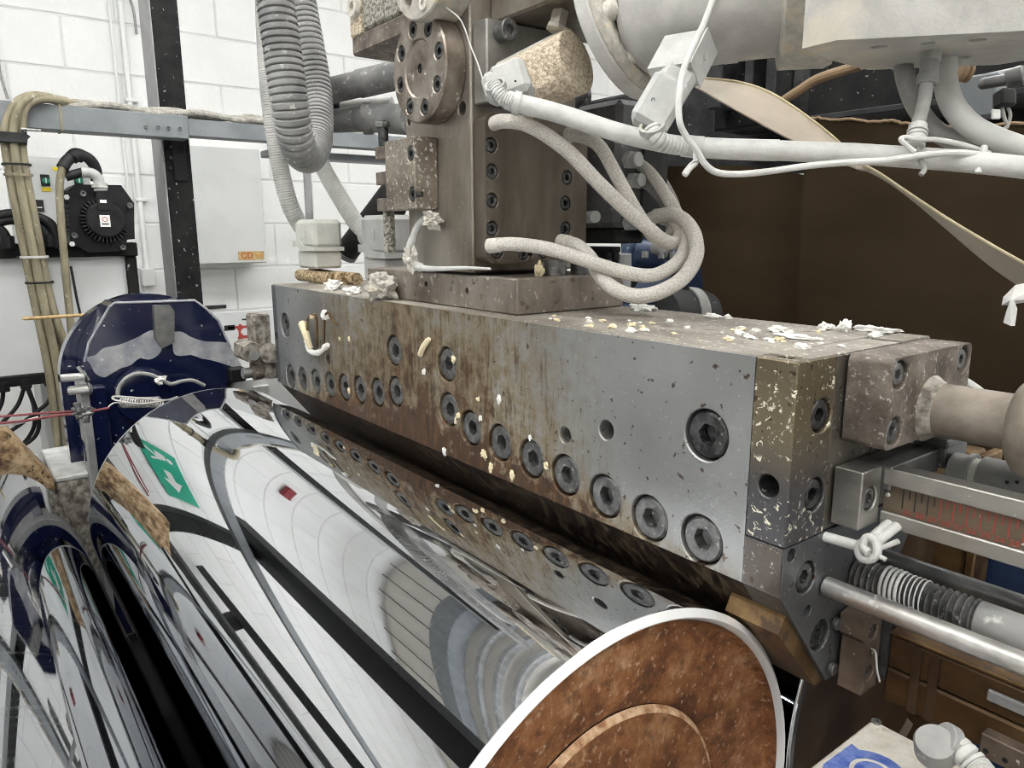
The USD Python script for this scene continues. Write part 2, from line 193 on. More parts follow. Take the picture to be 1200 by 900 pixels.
    ln = [('g.position', 'x.vector'), ('g.position', 'nb.vector'), ('nb.fac', 'rb.fac'), ('g.position', 'ms.vector'), ('ms.vector', 'ns.vector'), ('g.position', 'nw.vector'),
          ('x.x', 'dx.value1'), ('dx.value', 'ax.value1'), ('ax.value', 'wx.value'), ('x.z', 'wz.value'), ('x.z', 'wl.value'), ('ax.value', 'wxl.value'), ('wl.result', 'wl2.value1'), ('wxl.result', 'wl2.value2'), ('wx.result', 'w1.value1'), ('wz.result', 'w1.value2'), ('w1.value', 'w2.value1'), ('wl2.value', 'w2.value2'),
          ('ns.fac', 'sn.value1'), ('nw.fac', 'sn.value2'), ('sn.value', 'snm.value1'), ('nm.fac', 'nma.value1'), ('g.position', 'nm.vector'), ('snm.value', 'nma.value3'), ('nma.value', 'sc.value'), ('sc.result', 'sm.value1'), ('w2.value', 'sm.value2'),
          ('nt.fac', 'tt.value'), ('g.position', 'nt.vector'), ('tt.result', 'mt.fac'), ('rb.color', 'mt.a'), ('sm.value', 'oc.value'), ('oc.result', 'mo.fac'), ('mt.result', 'mo.a'), ('sm.value', 'ru.value'), ('ru.result', 'mr.fac'),
          ('g.position', 'nf.vector'), ('g.position', 'mk.vector'), ('mk.vector', 'nk2.vector'), ('nk2.fac', 'rk.fac'), ('rk.color', 'mr.b'), ('nf.fac', 'lf.value'), ('lf.result', 'mf.fac'), ('mo.result', 'mf.a'), ('mf.result', 'mr.a'),
          ('g.position', 'nd.vector'), ('g.position', 'ms2.vector'), ('ms2.vector', 'ns2.vector'), ('ns2.fac', 'ls2.value'), ('ls2.result', 'lw2.value1'), ('oc.result', 'lw2.value2'), ('lw2.value', 'lw3.value1'), ('lw3.value', 'mrun.fac'), ('mr.result', 'mrun.a'), ('nd.fac', 'ld.value'), ('ld.result', 'md.fac'), ('mrun.result', 'md.a'), ('sm.value', 'me.value'), ('me.result', 'p.metallic'), ('nb.fac', 'ro.value'), ('ro.result', 'p.roughness'),
          ('nf.fac', 'b.height'), ('b.normal', 'p.normal')]
    col = 'md.result'
    if low:        # darker blue temper colour towards the lower edge
        nd |= {'lo': ('map_range', {'from_min': .08, 'from_max': .15, 'to_min': .85, 'to_max': 0., 'clamp': True, 'range_type': 'smoothstep'}), 'mlo': ('mix_color', {'b': low})}
        ln += [('x.z', 'lo.value'), ('lo.result', 'mlo.fac'), (col, 'mlo.a')]; col = 'mlo.result'
    if chips:      # flakes of white resin stuck to the plate
        nd |= {'nc': ('noise_texture', {'scale': 150., 'detail': 5., 'roughness': .68, 'distortion': .8}), 'nk': ('noise_texture', {'scale': 14., 'detail': 2.}), 'na': ('math', {'math_type': 'multiply_add', 'value2': .35}),
               'lc': ('map_range', {'from_min': chips, 'from_max': chips + .018, 'to_min': 0., 'to_max': 1., 'clamp': True}), 'mc': ('mix_color', {'b': (.80, .77, .62)}), 'mm': ('mix_float', {'b': 0.})}
        ln += [('g.position', 'nc.vector'), ('g.position', 'nk.vector'), ('nk.fac', 'na.value1'), ('nc.fac', 'na.value3'), ('na.value', 'lc.value'), ('lc.result', 'mc.fac'), (col, 'mc.a'), ('lc.result', 'mm.fac'), ('me.result', 'mm.a')]
        ln[[i for i, l in enumerate(ln) if l == ('me.result', 'p.metallic')][0]] = ('mm.result', 'p.metallic')
        col = 'mc.result'
    ln.append((col, 'p.base_color'))
    return multi(n, nd, ln)
M['die_steel'] = die_steel('die_steel')
M['burnt_shaded_steel'] = grime('burnt_shaded_steel', [(.30, (.010, .006, .004)), (.52, (.030, .017, .009)), (.68, (.11, .078, .045))], 60., detail=7., rough=(.4, .65), metal=.3, stretch=(1.6, 1, .5))  # burnt resin, with the shade of the gap put into the colour too
M['end_steel'] = die_steel('end_steel', (.215, .175, .115), .35, .765, 1.2, (.085, .088, .105))
M['end_face'] = die_steel('end_face', (.20, .18, .15), .3, .83, 1.0)
M['lip_end'] = die_steel('lip_end', (.17, .175, .18), .45, 0., .5)
M['lip_front'] = die_steel('lip_front', (.125, .108, .098), .5, .80, .3)
# dusty top of the die
M['die_top'] = grime('die_top', [(.28, (.20, .175, .145)), (.5, (.30, .27, .23)), (.75, (.42, .385, .335))], 9., rough=(.5, .7), metal=.3, stretch=(1, 2.2, 1), bump=.0006, bscale=220., spk=(.72, .69, .64), spk_scale=150., spk_at=(.60, .68), spk2=(.17, .13, .10), spk2_scale=26., spk2_at=(.66, .74))
M['blue_gloss'] = multi('blue_gloss', {'g': ('geometry', {}), 'n': ('noise_texture', {'scale': 70., 'detail': 3.}), 'l': ('map_range', {'from_min': .70, 'from_max': .72, 'to_min': 0., 'to_max': .9, 'clamp': True}), 'm': ('mix_color', {'a': (.008, .012, .045), 'b': (.7, .7, .68)}),
    'p': ('principled_bsdf', {'roughness': .12, 'coat_weight': .6, 'coat_roughness': .05})}, [('g.position', 'n.vector'), ('n.fac', 'l.value'), ('l.result', 'm.fac'), ('m.result', 'p.base_color')])
M['roll_face'] = grime('roll_face', [(.28, (.030, .017, .010)), (.5, (.06, .036, .020)), (.75, (.11, .07, .04))], 9., rough=(.35, .55), metal=.4, spk=(.16, .04, .02), spk_scale=16., spk_at=(.62, .72))
M['brass_scale'] = grime('brass_scale', [(.3, (.13, .10, .068)), (.7, (.20, .16, .115))], 30., rough=(.35, .5), metal=.5, stretch=(.2, 1, 1), spk=(.75, .74, .72), spk_scale=110., spk_at=(.70, .73))
M['bellows_dark'] = grime('bellows_dark', [(.3, (.03, .03, .03)), (.7, (.14, .135, .13))], 60., rough=(.5, .7), spk=(.5, .5, .48), spk_scale=130., spk_at=(.62, .72))
M['blue_dusty'] = grime('blue_dusty', [(.3, (.24, .25, .29)), (.7, (.46, .46, .47))], 22., rough=(.5, .7), spk=(.7, .7, .68), spk_scale=80., spk_at=(.68, .72))

# ------------------------------------------------------------------ helpers
used = {}
def numbered(path):
    k = used.get(path, -1) + 1; used[path] = k
    return path if k == 0 else f'{path}_{k:03d}'
def arr(mesh):
    if hasattr(mesh, 'to_mesh'):
        q = mesh.to_mesh(); return trimesh.Trimesh(q.vert_properties[:, :3], q.tri_verts, process=False)
    return mesh
class Thing:
    """one top-level object: collects its parts (in world coordinates), then done() writes them under an Xform at its base"""
    def __init__(s, name, label=None, cat=None, group=None, kind=None, base=None):
        s.path = numbered('/World/' + name); s.info = dict(label=label, category=cat, group=group, kind=kind); s.parts = []; s.base = base
    def add(s, name, mesh, mat, parent=None, smooth=32, label=None, kind=None):
        if isinstance(mesh, (list,)): mesh = trimesh.util.concatenate([arr(q) for q in mesh])
        s.parts.append([name, arr(mesh), mat, parent, smooth, label, kind]); return len(s.parts) - 1
    def done(s):
        b = np.array([q[1].bounds for q in s.parts]); lo, hi = b[:, 0].min(0), b[:, 1].max(0)
        base = np.array(s.base if s.base is not None else [(lo[0] + hi[0]) / 2, (lo[1] + hi[1]) / 2, lo[2]]); at = []
        single = len(s.parts) == 1
        if not single:
            top = UsdGeom.Xform.Define(stage, s.path); top.AddTranslateOp().Set(Gf.Vec3d(*base.tolist()))
        for name, mesh, mat, parent, smooth, label, kind in s.parts:
            p = s.path if single else numbered((at[parent] if parent is not None else s.path) + '/' + name)
            q = mesh.copy(); q.apply_translation(-base)
            g = usdkit.mesh(stage, p, q, M[mat] if isinstance(mat, str) else mat, smooth=smooth)
            if single: g.AddTranslateOp().Set(Gf.Vec3d(*base.tolist())); top = g
            if label: g.GetPrim().SetCustomDataByKey('label', label)
            if kind and not single: g.GetPrim().SetCustomDataByKey('kind', kind)
            at.append(p)
        for k, v in s.info.items():
            if v: top.GetPrim().SetCustomDataByKey(k, v)
        return s
def one(name, mesh, mat, label=None, cat=None, group=None, kind=None, smooth=32):
    t = Thing(name, label, cat, group, kind); t.add(name, mesh, mat, smooth=smooth); return t.done()

def cat(*ms): return trimesh.util.concatenate([arr(q) for q in ms])
def hull(pts): return trimesh.convex.convex_hull(np.asarray(pts, float))
def box(x0, x1, y0, y1, z0, z1, b=.0015):
    """box with chamfered edges"""
    x0, x1 = min(x0, x1), max(x0, x1); y0, y1 = min(y0, y1), max(y0, y1); z0, z1 = min(z0, z1), max(z0, z1)
    b = min(b, .3 * min(x1 - x0, y1 - y0, z1 - z0)); pts = []
    for sx in (0, 1):
        for sy in (0, 1):
            for sz in (0, 1):
                c = np.array([(x0, x1)[sx], (y0, y1)[sy], (z0, z1)[sz]]); d = np.array([1 - 2 * sx, 1 - 2 * sy, 1 - 2 * sz]) * b
                for k in range(3):
                    e = d.copy(); e[k] = 0; pts.append(c + e)
    return hull(pts)
def frame(d):
    d = np.asarray(d, float); d = d / np.linalg.norm(d); a = np.array([0, 0, 1.]) if abs(d[2]) < .9 else np.array([1., 0, 0])
    u = np.cross(a, d); u /= np.linalg.norm(u); return u, np.cross(d, u), d
def obox(c, u, v, w, su, sv, sw, b=.002):
    """chamfered box with its own axes; su, sv, sw full sizes"""
    q = box(-su / 2, su / 2, -sv / 2, sv / 2, -sw / 2, sw / 2, b); R = np.stack([u, v, w], 1)
    q.vertices = q.vertices @ R.T + np.asarray(c); 
    if np.linalg.det(R) < 0: q.invert()
    return q
def quads(n, m, closed=True):
    f = []
    for i in range(n - 1):
        for j in range(m if closed else m - 1):
            k = (j + 1) % m; f.append((i * m + j, i * m + k, (i + 1) * m + k, (i + 1) * m + j))
    f = np.array(f); return np.vstack([f[:, [0, 1, 2]], f[:, [0, 2, 3]]])
def lathe(prof, o, d, n=40):
    """profile of (radius, height) turned about the axis through o along d, from low to high with the solid inside"""
    u, v, w = frame(d); a = np.arange(n) * 2 * math.pi / n; P_ = []
    for r, h in prof:
        P_.append(np.asarray(o) + h * w + r * (np.cos(a)[:, None] * u + np.sin(a)[:, None] * v))
    return trimesh.Trimesh(np.vstack(P_), quads(len(prof), n), process=False)
def cyl(a, b, r, n=28, bev=.001, r2=None):
    a, b = np.asarray(a, float), np.asarray(b, float); L = np.linalg.norm(b - a); r2 = r if r2 is None else r2; bev = min(bev, L / 3, r / 3)
    return lathe([(0, 0), (r - bev, 0), (r, bev), (r2, L - bev), (r2 - bev, L), (0, L)], a, b - a, n)
def spline(p, n=8):
    p = np.asarray(p, float); q = np.vstack([2 * p[0] - p[1], p, 2 * p[-1] - p[-2]]); out = []
    for i in range(1, len(q) - 2):
        t = np.linspace(0, 1, n, endpoint=False)[:, None]; a, b, c, d = q[i - 1], q[i], q[i + 1], q[i + 2]
        out.append(.5 * (2 * b + (c - a) * t + (2 * a - 5 * b + 4 * c - d) * t * t + (3 * b - 3 * c + d - a) * t ** 3))
    return np.vstack(out + [p[-1:]])
def resample(p, step):
    s = np.r_[0, np.cumsum(np.linalg.norm(np.diff(p, axis=0), axis=1))]; k = max(2, int(s[-1] / step) + 1); t = np.linspace(0, s[-1], k)
    return np.stack([np.interp(t, s, p[:, i]) for i in range(3)], 1), t
def tube(p, r, n=12):
    """tube with rounded-off closed ends along points p; r a number or one radius per point"""
    p = np.asarray(p, float); r = np.broadcast_to(np.asarray(r, float), (len(p),)); t = np.gradient(p, axis=0); t /= np.linalg.norm(t, axis=1, keepdims=True) + 1e-12
    u = frame(t[0])[0]; a = np.arange(n) * 2 * math.pi / n; rings = [p[0] + 0 * a[:, None] * u]
    for i in range(len(p)):
        u = u - t[i] * (u @ t[i]); u /= np.linalg.norm(u) + 1e-12; v = np.cross(t[i], u)
        rings.append(p[i] + r[i] * (np.cos(a)[:, None] * u + np.sin(a)[:, None] * v))
    rings.append(p[-1] + 0 * a[:, None] * u)
    return trimesh.Trimesh(np.vstack(rings), quads(len(rings), n), process=False)
def cable(pts, r, n=12, k=8): return tube(spline(pts, k), r, n)
def ribbed(pts, r, pitch, depth, n=20, k=10, duty=.5):
    """corrugated hose: rings of two radii"""
    p, t = resample(spline(pts, k), pitch / 9); ph = (t / pitch) % 1
    rr = r - depth * (.5 + .5 * np.cos(2 * math.pi * ph)) ** 7
    return tube(p, rr, n)
def ring(c, d, r, t, n=28, w=None):
    """flat band round something: inner radius r, thickness t, width w"""
    w = w or t; return lathe([(r, -w / 2), (r + t, -w / 2), (r + t, w / 2), (r, w / 2), (r, -w / 2)], c, d, n)
def prism(poly, axis, a, b):
    """polygon (n x 2) in the plane across the axis, drawn out from a to b"""
    from shapely.geometry import Polygon
    pg = poly if hasattr(poly, 'exterior') else Polygon(poly)
    q = trimesh.creation.extrude_polygon(pg.buffer(0), abs(b - a), engine='earcut'); v = q.vertices.copy(); lo = min(a, b)
    if axis == 'X': q.vertices = np.stack([v[:, 2] + lo, v[:, 0], v[:, 1]], 1)
    elif axis == 'Y': q.vertices = np.stack([v[:, 0], v[:, 2] + lo, v[:, 1]], 1); q.invert()
    else: q.vertices = np.stack([v[:, 0], v[:, 1], v[:, 2] + lo], 1)
    return q
def man(q):
    q = arr(q).copy(); q.merge_vertices(); q.update_faces(q.nondegenerate_faces()); q.remove_unreferenced_vertices(); return Manifold(manifold3d.Mesh(np.asarray(q.vertices, np.float32), np.asarray(q.faces, np.uint32)))
def drill(c, d, r, depth, n=32, cone=0.): 
    """a blind hole as a solid to take away, from c into the material along -d, with a small chamfer at the mouth"""
    d = np.asarray(d, float); ch = min(.0012, r * .12)
    return man(lathe([(0, -depth), (r, -depth), (r, -ch), (r + ch, 0), (r + 2 * ch, ch), (0, ch)], c, d, n))
def carve(solid, holes): 
    s = man(solid)
    for h in holes: s = s - h
    return s
def screw(c, d, r, proud, hexr=None, depth=None, sunk=.004, n=24, turn=0.):
    """socket head screw: head of radius r standing PROUD above c along d, with a hexagon socket"""
    hexr = hexr or r * .50; depth = depth or r * .62; u, v, w = frame(d); a = np.arange(n) * 2 * math.pi / n; b = r * .10
    hx = hexr * math.cos(math.pi / 6) / np.cos((a + turn) % (math.pi / 3) - math.pi / 6)
    def R(rr, h): return np.asarray(c) + h * w + np.broadcast_to(rr, (n,))[:, None] * (np.cos(a)[:, None] * u + np.sin(a)[:, None] * v)
    rs = [R(0, -sunk), R(r, -sunk), R(r, proud - b), R(r - b, proud), R(hexr * 1.16, proud), R(hx, proud - b * .5), R(hx * .97, proud - depth), R(hexr * .3, proud - depth * 1.15), R(0, proud - depth * 1.2)]
    return trimesh.Trimesh(np.vstack(rs), quads(len(rs), n), process=False)
def lettering(text, h, origin, right, up, depth=.0006, bold=False, centre=False):
    q = meshkit.text_mesh(text, h, depth, bold); right = np.asarray(right, float); up = np.asarray(up, float); right /= np.linalg.norm(right); up = up / np.linalg.norm(up)
    v = q.vertices.copy()
    if centre: v[:, 0] -= (v[:, 0].max() + v[:, 0].min()) / 2
    q.vertices = np.asarray(origin) + v[:, :1] * right + v[:, 1:2] * up + v[:, 2:] * np.cross(right, up); return q
def crumb(c, s, seed, flat=.6):
    big = max(s) > .012; q = trimesh.creation.icosphere(3 if big else 2, 1.); v = q.vertices; k = meshkit.fbm(v * (2.6 if big else 1.9) + seed * 3.1, 3, seed); q.vertices = v * (np.clip(.45 + 1.1 * (k - .1), .3, 2) if min(s) > .018 else np.clip(.15 + 1.9 * (k - .1), .12, 2))[:, None] * np.asarray(s) + np.asarray(c)
    return q
X, Y, Z = np.eye(3)

# ------------------------------------------------------------------ the room
x0, x1, y0, y1, z0, z1 = (ROOM[k] for k in ('x0', 'x1', 'y0', 'y1', 'z0', 'z1'))
one('floor', box(x0 - .2, x1 + .2, y0 - .2, y1 + .2, z0 - .1, z0), 'floor_paint', kind='structure')
one('ceiling', box(x0 - .2, x1 + .2, y0 - .2, y1 + .2, z1, z1 + .1), 'ceiling_paint', kind='structure')
t = Thing('wall_left', kind='structure')
t.add('mortar', box(x0 - .2, x0 - .005, y0 - .2, y1 + .2, z0, z1), 'shaded_mortar')
CH, BL = .225, .45
zj = P(0, 72, 'X', x0)[2]; yj = P(73, 50, 'X', x0)[1]; far = []
for i in range(-10, 8):
    zb = zj + i * CH
    for j in range(-11, 11):
        yb = yj + (j + (.5 if i % 2 else 0)) * BL
        a, b, c, d = max(zb + .004, z0), min(zb + CH - .004, z1), max(yb + .003, y0), min(yb + BL - .003, y1)
        if b - a < .02 or d - c < .02: continue
        q = box(x0 - .05, x0 + rng.uniform(-.001, .001), c, d, a, b, .004)
        if -1.3 < yb < 1.7 and -.8 < zb < 1.6: t.add('block', q, 'wall_paint', smooth=False)
        else: far.append(q)
t.add('block_run', far, 'wall_paint', smooth=False, kind='stuff')
t.done()
one('wall_right', box(x1, x1 + .2, y0 - .2, y1 + .2, z0, z1), 'wall_paint', kind='structure')
one('wall_front', box(x0, x1, y0 - .2, y0, z0, z1), 'wall_paint', kind='structure')
one('wall_back', box(x0, x1, y1, y1 + .2, z0, z1), 'wall_paint', kind='structure')
for lx, ly in LAMPS:
    t = Thing('ceiling_lamp', 'flat white ceiling lamp lighting the hall from above', 'lamp', 'ceiling lamps')
    c = t.add('case', box(lx - .03, lx + .03, ly - .62, ly + .62, z1 - .34, z1 - .30), 'lamp_case')
    t.add('diffuser', box(lx - .12, lx + .12, ly - .59, ly + .59, z1 - .42, z1 - .345, .02), 'lamp', parent=c)
    for dy in (-.4, .4): t.add('rod', cyl([lx, ly + dy, z1 - .301], [lx, ly + dy, z1 + .01], .006, 8), 'lamp_case')
    t.done()

# ------------------------------------------------------------------ behind the rolls: column, beam, cabinets
XC = -2.6
yl, yr = P(200, 340, 'X', XC)[1], P(238, 353, 'X', XC)[1]; yl2 = P(178, 0, 'X', XC)[1]
t = Thing('steel_column', 'black painted steel column standing in front of the white block wall', 'column')
t.add('front_flange', box(XC - .012, XC, yl2 - .006, yr, z0, z1, .002), 'black_steel')
t.add('web', box(XC - .14, XC - .012, yl2 + .02, yl2 + .032, z0, z1, .001), 'black_plain')
t.add('rear_flange', box(XC - .152, XC - .14, yl2 - .006, yr, z0, z1, .002), 'black_plain')
t.add('side_plate', box(XC - .15, XC - .001, yl2 - .012, yl2 - .0065, z0, z1, .001), 'steel_edge', label='grey bare side of the column')
pz = P(200, 180, 'X', XC)[2]
sp = t.add('splice_plate', box(XC, XC + .008, yl2 + .018, yr - .018, P(200, 212, 'X', XC)[2], P(200, 162, 'X', XC)[2], .002), 'black_plain')
for py in (172, 185, 197): t.add('bolt', cyl(P(200, py, 'X', XC + .008), P(200, py, 'X', XC + .008) + X * .006, .006, 6), 'screw_black', parent=sp)
t.done()
XB = -2.48
bz0, bz1 = P(0, 148, 'X', XB)[2], P(0, 117, 'X', XB)[2]; ya, yb_ = P(-60, 130, 'X', XB)[1], P(221, 150, 'X', XB)[1]
t = Thing('grey_beam', 'long grey painted steel beam crossing in front of the column', 'beam')
bm = t.add('channel', box(XB - .08, XB, ya - 2.6, yb_, bz0, bz1, .003), 'grey_paint')
for px, py in ((171, 149), (185.5, 149.5), (197.5, 150), (210.5, 151)): t.add('bolt', screw(P(px, py, 'X', XB), X, .0065, .005), 'screw_grey', parent=bm)
t.add('cable_tie', box(XB - .082, XB + .002, P(70, 140, 'X', XB)[1], P(73, 140, 'X', XB)[1], bz0 - .002, bz1 + .002, .001), 'cable_beige')
t.add('joint_plate', box(XB - .075, XB - .004, yb_, yb_ + .9, bz0 + .012, bz1 - .008, .002), 'grey_paint')
t.done()
one('wall_beam', box(XB - .2, XB - .1, P(325, 150, 'X', XB)[1], P(520, 170, 'X', XB)[1] + .6, bz0 - .03, bz1 - .08, .004), 'grey_paint', 'grey steel beam end running on behind the hanging hoses', 'beam')
# dusty cables lying on the beam
for k, (dz, w, px) in enumerate(((.008, .011, 0), (.012, .010, 5), (.005, .009, -3))):
    pts = [P(62 + 4 * k, 116 + 2 * k, 'X', XB - .01 - .018 * k)] + [np.array([XB - .012 - .022 * k, P(q, 130, 'X', XB)[1], bz1 + dz + .007 * math.sin(q * .06 + k * 2)]) for q in range(85, 330, 25)]
    pts += [np.array([XB - .05, P(460, 160, 'X', XB)[1], bz1 - .02 + dz])]
    one('dusty_cable', cable(pts, w, 10), 'cable_dusty', ['frontmost dust covered cable lying on the grey beam', 'middle dust covered cable lying on the grey beam', 'rearmost dust covered cable lying on the grey beam'][k], 'cable', 'dusty cables on the grey beam')
# cable bundle that comes over the beam and hangs down
B0 = [(40, 112), (18, 122), (6, 150), (8, 185), (22, 260), (40, 350), (58, 440), (72, 552)]
OFF = [(0, 0, 0), (11, 1, .012), (21, 4, 0), (10, 3, -.02)]
for k, (ox, oy, oz) in enumerate(OFF):
    pts = [P(70 + ox * .8, 118 + oy, 'X', XB - .02 + oz)] + [P(x + ox * (.55 if i < 2 else .95 if i < 6 else .6 + .4 * k), y + oy, 'X', XB + .03 + oz if i > 0 else XB + .012) for i, (x, y) in enumerate(B0)]
    lab = ['leftmost beige cable of the bundle hanging over the beam', 'second beige cable of the bundle hanging over the beam', 'rightmost beige cable of the bundle hanging over the beam', 'beige cable at the back of the bundle hanging over the beam'][k]
    one('hanging_cable', cable(pts, .0125, 12), 'cable_beige', lab, 'cable', 'cables of the hanging bundle')
t = Thing('cable_clamp', 'dark metal clamp round the hanging beige cable bundle below the beam', 'clamp')
a, b = P(0, 160, 'X', XB + .05), P(27, 160, 'X', XB + .05)
t.add('strap', box(XB - .0, XB + .065, a[1] - .01, b[1] + .005, a[2] - .016, a[2] + .014, .002), 'dark_machine')
c = P(30, 160, 'X', XB + .05); t.add('jaw', prism([(c[1] - .006, c[2] + .02), (c[1] + .004, c[2] + .02), (c[1] + .004, c[2] + .006), (c[1] + .012, c[2]), (c[1] + .004, c[2] - .008), (c[1], c[2] - .026), (c[1] - .02, c[2] - .012)], 'X', XB + .02, XB + .06), 'dark_machine')
t.add('screw', cyl(P(24, 151, 'X', XB + .05), P(48, 153, 'X', XB + .05), .004, 10), 'rod_steel'); t.done()
for py, m_, lab in ((193, 'cable_black', 'black cable tie round the hanging bundle'), (205, 'cable_beige', 'pale cable tie round the hanging bundle'), (301, 'cable_white', 'white cable tie round the hanging bundle at the black rail'), (331, 'dark_machine', 'dark wire tie low on the hanging bundle')):
    cx = np.interp(py, [y for _, y in B0[2:]], [x for x, _ in B0[2:]]) + 10; c = P(cx, py, 'X', XB + .032); r_ = .034
    q = lathe([(1, -.0035), (1.08, -.0035), (1.08, .0035), (1, .0035), (1, -.0035)], (0, 0, 0), Z, 24); q.vertices = q.vertices * [.030, .036, 1] + c; one('cable_tie', q, m_, lab, 'cable tie')
# white guard panel with black frame, control cabinet, servo motor on its rail
XG = -2.56
t = Thing('machine_guard', 'white guard panel in a black frame behind the hanging cables', 'panel')
pa, pb = P(-120, 440, 'X', XG)[1], P(148, 300, 'X', XG)[1]; pz0, pz1 = P(60, 436, 'X', XG)[2], P(60, 298, 'X', XG)[2]
t.add('sheet', box(XG - .012, XG - .004, pa, pb, pz0, pz1), 'panel_white')
t.add('top_rail', box(XG - .03, XG + .03, pa, P(160, 300, 'X', XG)[1], pz1 - .01, P(60, 285, 'X', XG)[2], .003), 'black_steel')
t.add('bottom_rail', box(XG - .03, XG + .01, pa, P(128, 430, 'X', XG)[1], pz0 - .035, pz0, .003), 'black_plain')
t.add('post', box(XG - .03, XG + .012, P(149, 330, 'X', XG)[1], P(162, 330, 'X', XG)[1], z0, pz1 - .01, .003), 'black_steel')
gl = [t.add('gland', cyl(P(x, y, 'X', XG) - Z * .02, P(x, y, 'X', XG) + Z * .012, .017, 12), 'cable_black') for x, y in ((4, 452), (30, 448), (58, 445))]
t.done()
for k, pts in enumerate(([(4, 455), (1, 475), (-14, 500)], [(29, 452), (20, 476), (0, 498), (-20, 520)], [(31, 452), (40, 478), (38, 505), (16, 528), (-10, 520)], [(32, 452), (45, 490), (42, 510), (25, 522), (10, 515)], [(58, 450), (58, 468), (44, 482), (8, 508), (-8, 512)])):
    one('black_cable', cable([P(x, y, 'X', XG - .01 + .012 * k) for x, y in pts], .0065, 10), 'cable_black', ['black cable below the panel, at the left edge', 'black cable swinging left below the white panel', 'black cable looping widest below the white panel', 'black cable making the inner loop below the white panel', 'black cable crossing behind the beige bundle below the panel'][k], 'cable', 'black cables below the panel')
XK = -2.85
t = Thing('control_cabinet', 'pale grey control cabinet with two green knobs behind the black motor', 'cabinet')
ca, cb = P(20, 250, 'X', XK)[1], P(110, 250, 'X', XK)[1]; cz1 = P(60, 183, 'X', XK)[2]
t.add('body', box(XK - .3, XK, ca, cb, z0, cz1, .004), 'panel_grey')
for px, py in ((53, 212), (92, 212)):
    c = P(px, py, 'X', XK); b = t.add('switch_plate', box(XK, XK + .004, c[1] - .014, c[1] + .014, c[2] - .018, c[2] + .022), 'black_print')
    kn = t.add('knob', cyl(c + X * .004, c + X * .022, .011, 16), 'green_knob', parent=b); t.add('pointer', box(XK + .022, XK + .025, c[1] - .002, c[1] + .002, c[2] - .008, c[2] + .008), 'white_plastic', parent=b)
    t.add('yellow_tag', box(XK, XK + .002, c[1] - .014, c[1] + .014, c[2] - .036, c[2] - .022, .0003), 'yellow')
c = P(67, 198, 'X', XK); t.add('yellow_tag', box(XK, XK + .002, c[1] - .014, c[1] + .014, c[2] - .006, c[2] + .006, .0003), 'yellow')
c = P(46, 241, 'X', XK); h = t.add('key_plate', box(XK, XK + .006, c[1] - .014, c[1] + .014, c[2] - .02, c[2] + .02, .004), 'black_print'); t.add('key_slot', box(XK + .006, XK + .009, c[1] - .008, c[1] + .008, c[2] - .009, c[2] - .004), 'panel_grey', parent=h)
t.done()
XS = -2.5
def S(px, py, dx=0.): return P(px, py, 'X', XS + dx)
t = Thing('servo_motor', 'black servo motor with cooling fins on the black rail', 'motor')
out = [(80, 222), (88, 216), (142, 217), (150, 228), (157, 238), (158, 280), (149, 281), (147, 294), (104, 296), (93, 290), (82, 286)]
t.add('housing', prism([S(*q)[1:] for q in out], 'X', XS - .16, XS), 'black_plain')
c = S(122, 258); rr = .058
t.add('fan_cover', lathe([(rr, 0), (rr, .03), (rr - .006, .036), (0, .036)], c, X, 28), 'black_plain')
for k in range(26):
    a = -.6 + k * (2 * math.pi - 1.9) / 25 + math.pi * .78 - .5; u = np.array([0, math.cos(a), math.sin(a)]); w = np.array([0, -math.sin(a), math.cos(a)])
    t.add('fin', obox(c + u * (rr + .006) + X * .012, u, w, X, .018, .004, .03, .0006), 'dark_machine', smooth=False)
for k in range(9):
    q = S(79.5, 225 + 5.6 * k, .0); t.add('fin', box(XS - .12, XS + .004, q[1] - .012, q[1] + .004, q[2] - .004, q[2] + .003, .0005), 'dark_machine', smooth=False)
lb = t.add('rating_label', box(XS + .036, XS + .0375, S(117, 258, .036)[1], S(129, 258, .036)[1], S(122, 266, .036)[2], S(122, 252, .036)[2], .0003), 'white_plastic')
q = S(123, 257, .0378); t.add('print_ring', ring(q, X, .006, .002, 20, .0006), 'red_print', parent=lb); t.add('print_line', box(XS + .0375, XS + .038, q[1] - .010, q[1] + .010, q[2] - .017, q[2] - .013, .0002), 'black_print', parent=lb)
for px, py in ((97, 227), (87, 276), (152, 241), (143.5, 290)): t.add('bolt', screw(S(px, py), X, .0095, .010), 'screw_grey')
t.add('nut', cyl(S(78, 231, .0), S(78, 231, .012), .009, 6), 'white_plastic'); t.add('nut', cyl(S(84.5, 286, .0), S(84.5, 286, .012), .009, 6), 'white_plastic')
q = S(120, 232); tb = t.add('terminal_box', prism([S(*z_)[1:] for z_ in ((110, 224), (131, 224), (129, 246), (113, 246))], 'X', XS, XS + .04), 'black_plain')
t.add('mark', box(XS + .04, XS + .041, S(117, 236, .04)[1], S(125, 236, .04)[1], S(120, 238, .04)[2], S(120, 234, .04)[2], .0003), 'white_plastic', parent=tb)
t.add('connector', cyl(S(118, 225, .02), S(118, 214, .02), .020, 20), 'connector_grey')
t.add('connector_nut', ring(S(117, 219, .02), Z, .0195, .004, 20, .006), 'connector_light')
t.done()
t = Thing('motor_cable', 'grey elbowed motor cable plugged into the black servo motor', 'cable')
e = t.add('sleeve', cable([S(117, 216, .02), S(114, 208, .02), (S(107, 203, .02)), S(95, 202, .02)], .0165, 14), 'connector_grey')
t.add('jacket', cable([S(96, 202, .02), S(85, 205, .02), S(77, 207, .02)], .0145, 12), 'cable_black'); t.done()
t = Thing('looped_cable', 'black sleeved cable arching over the servo motor and dropping as olive hose', 'cable')
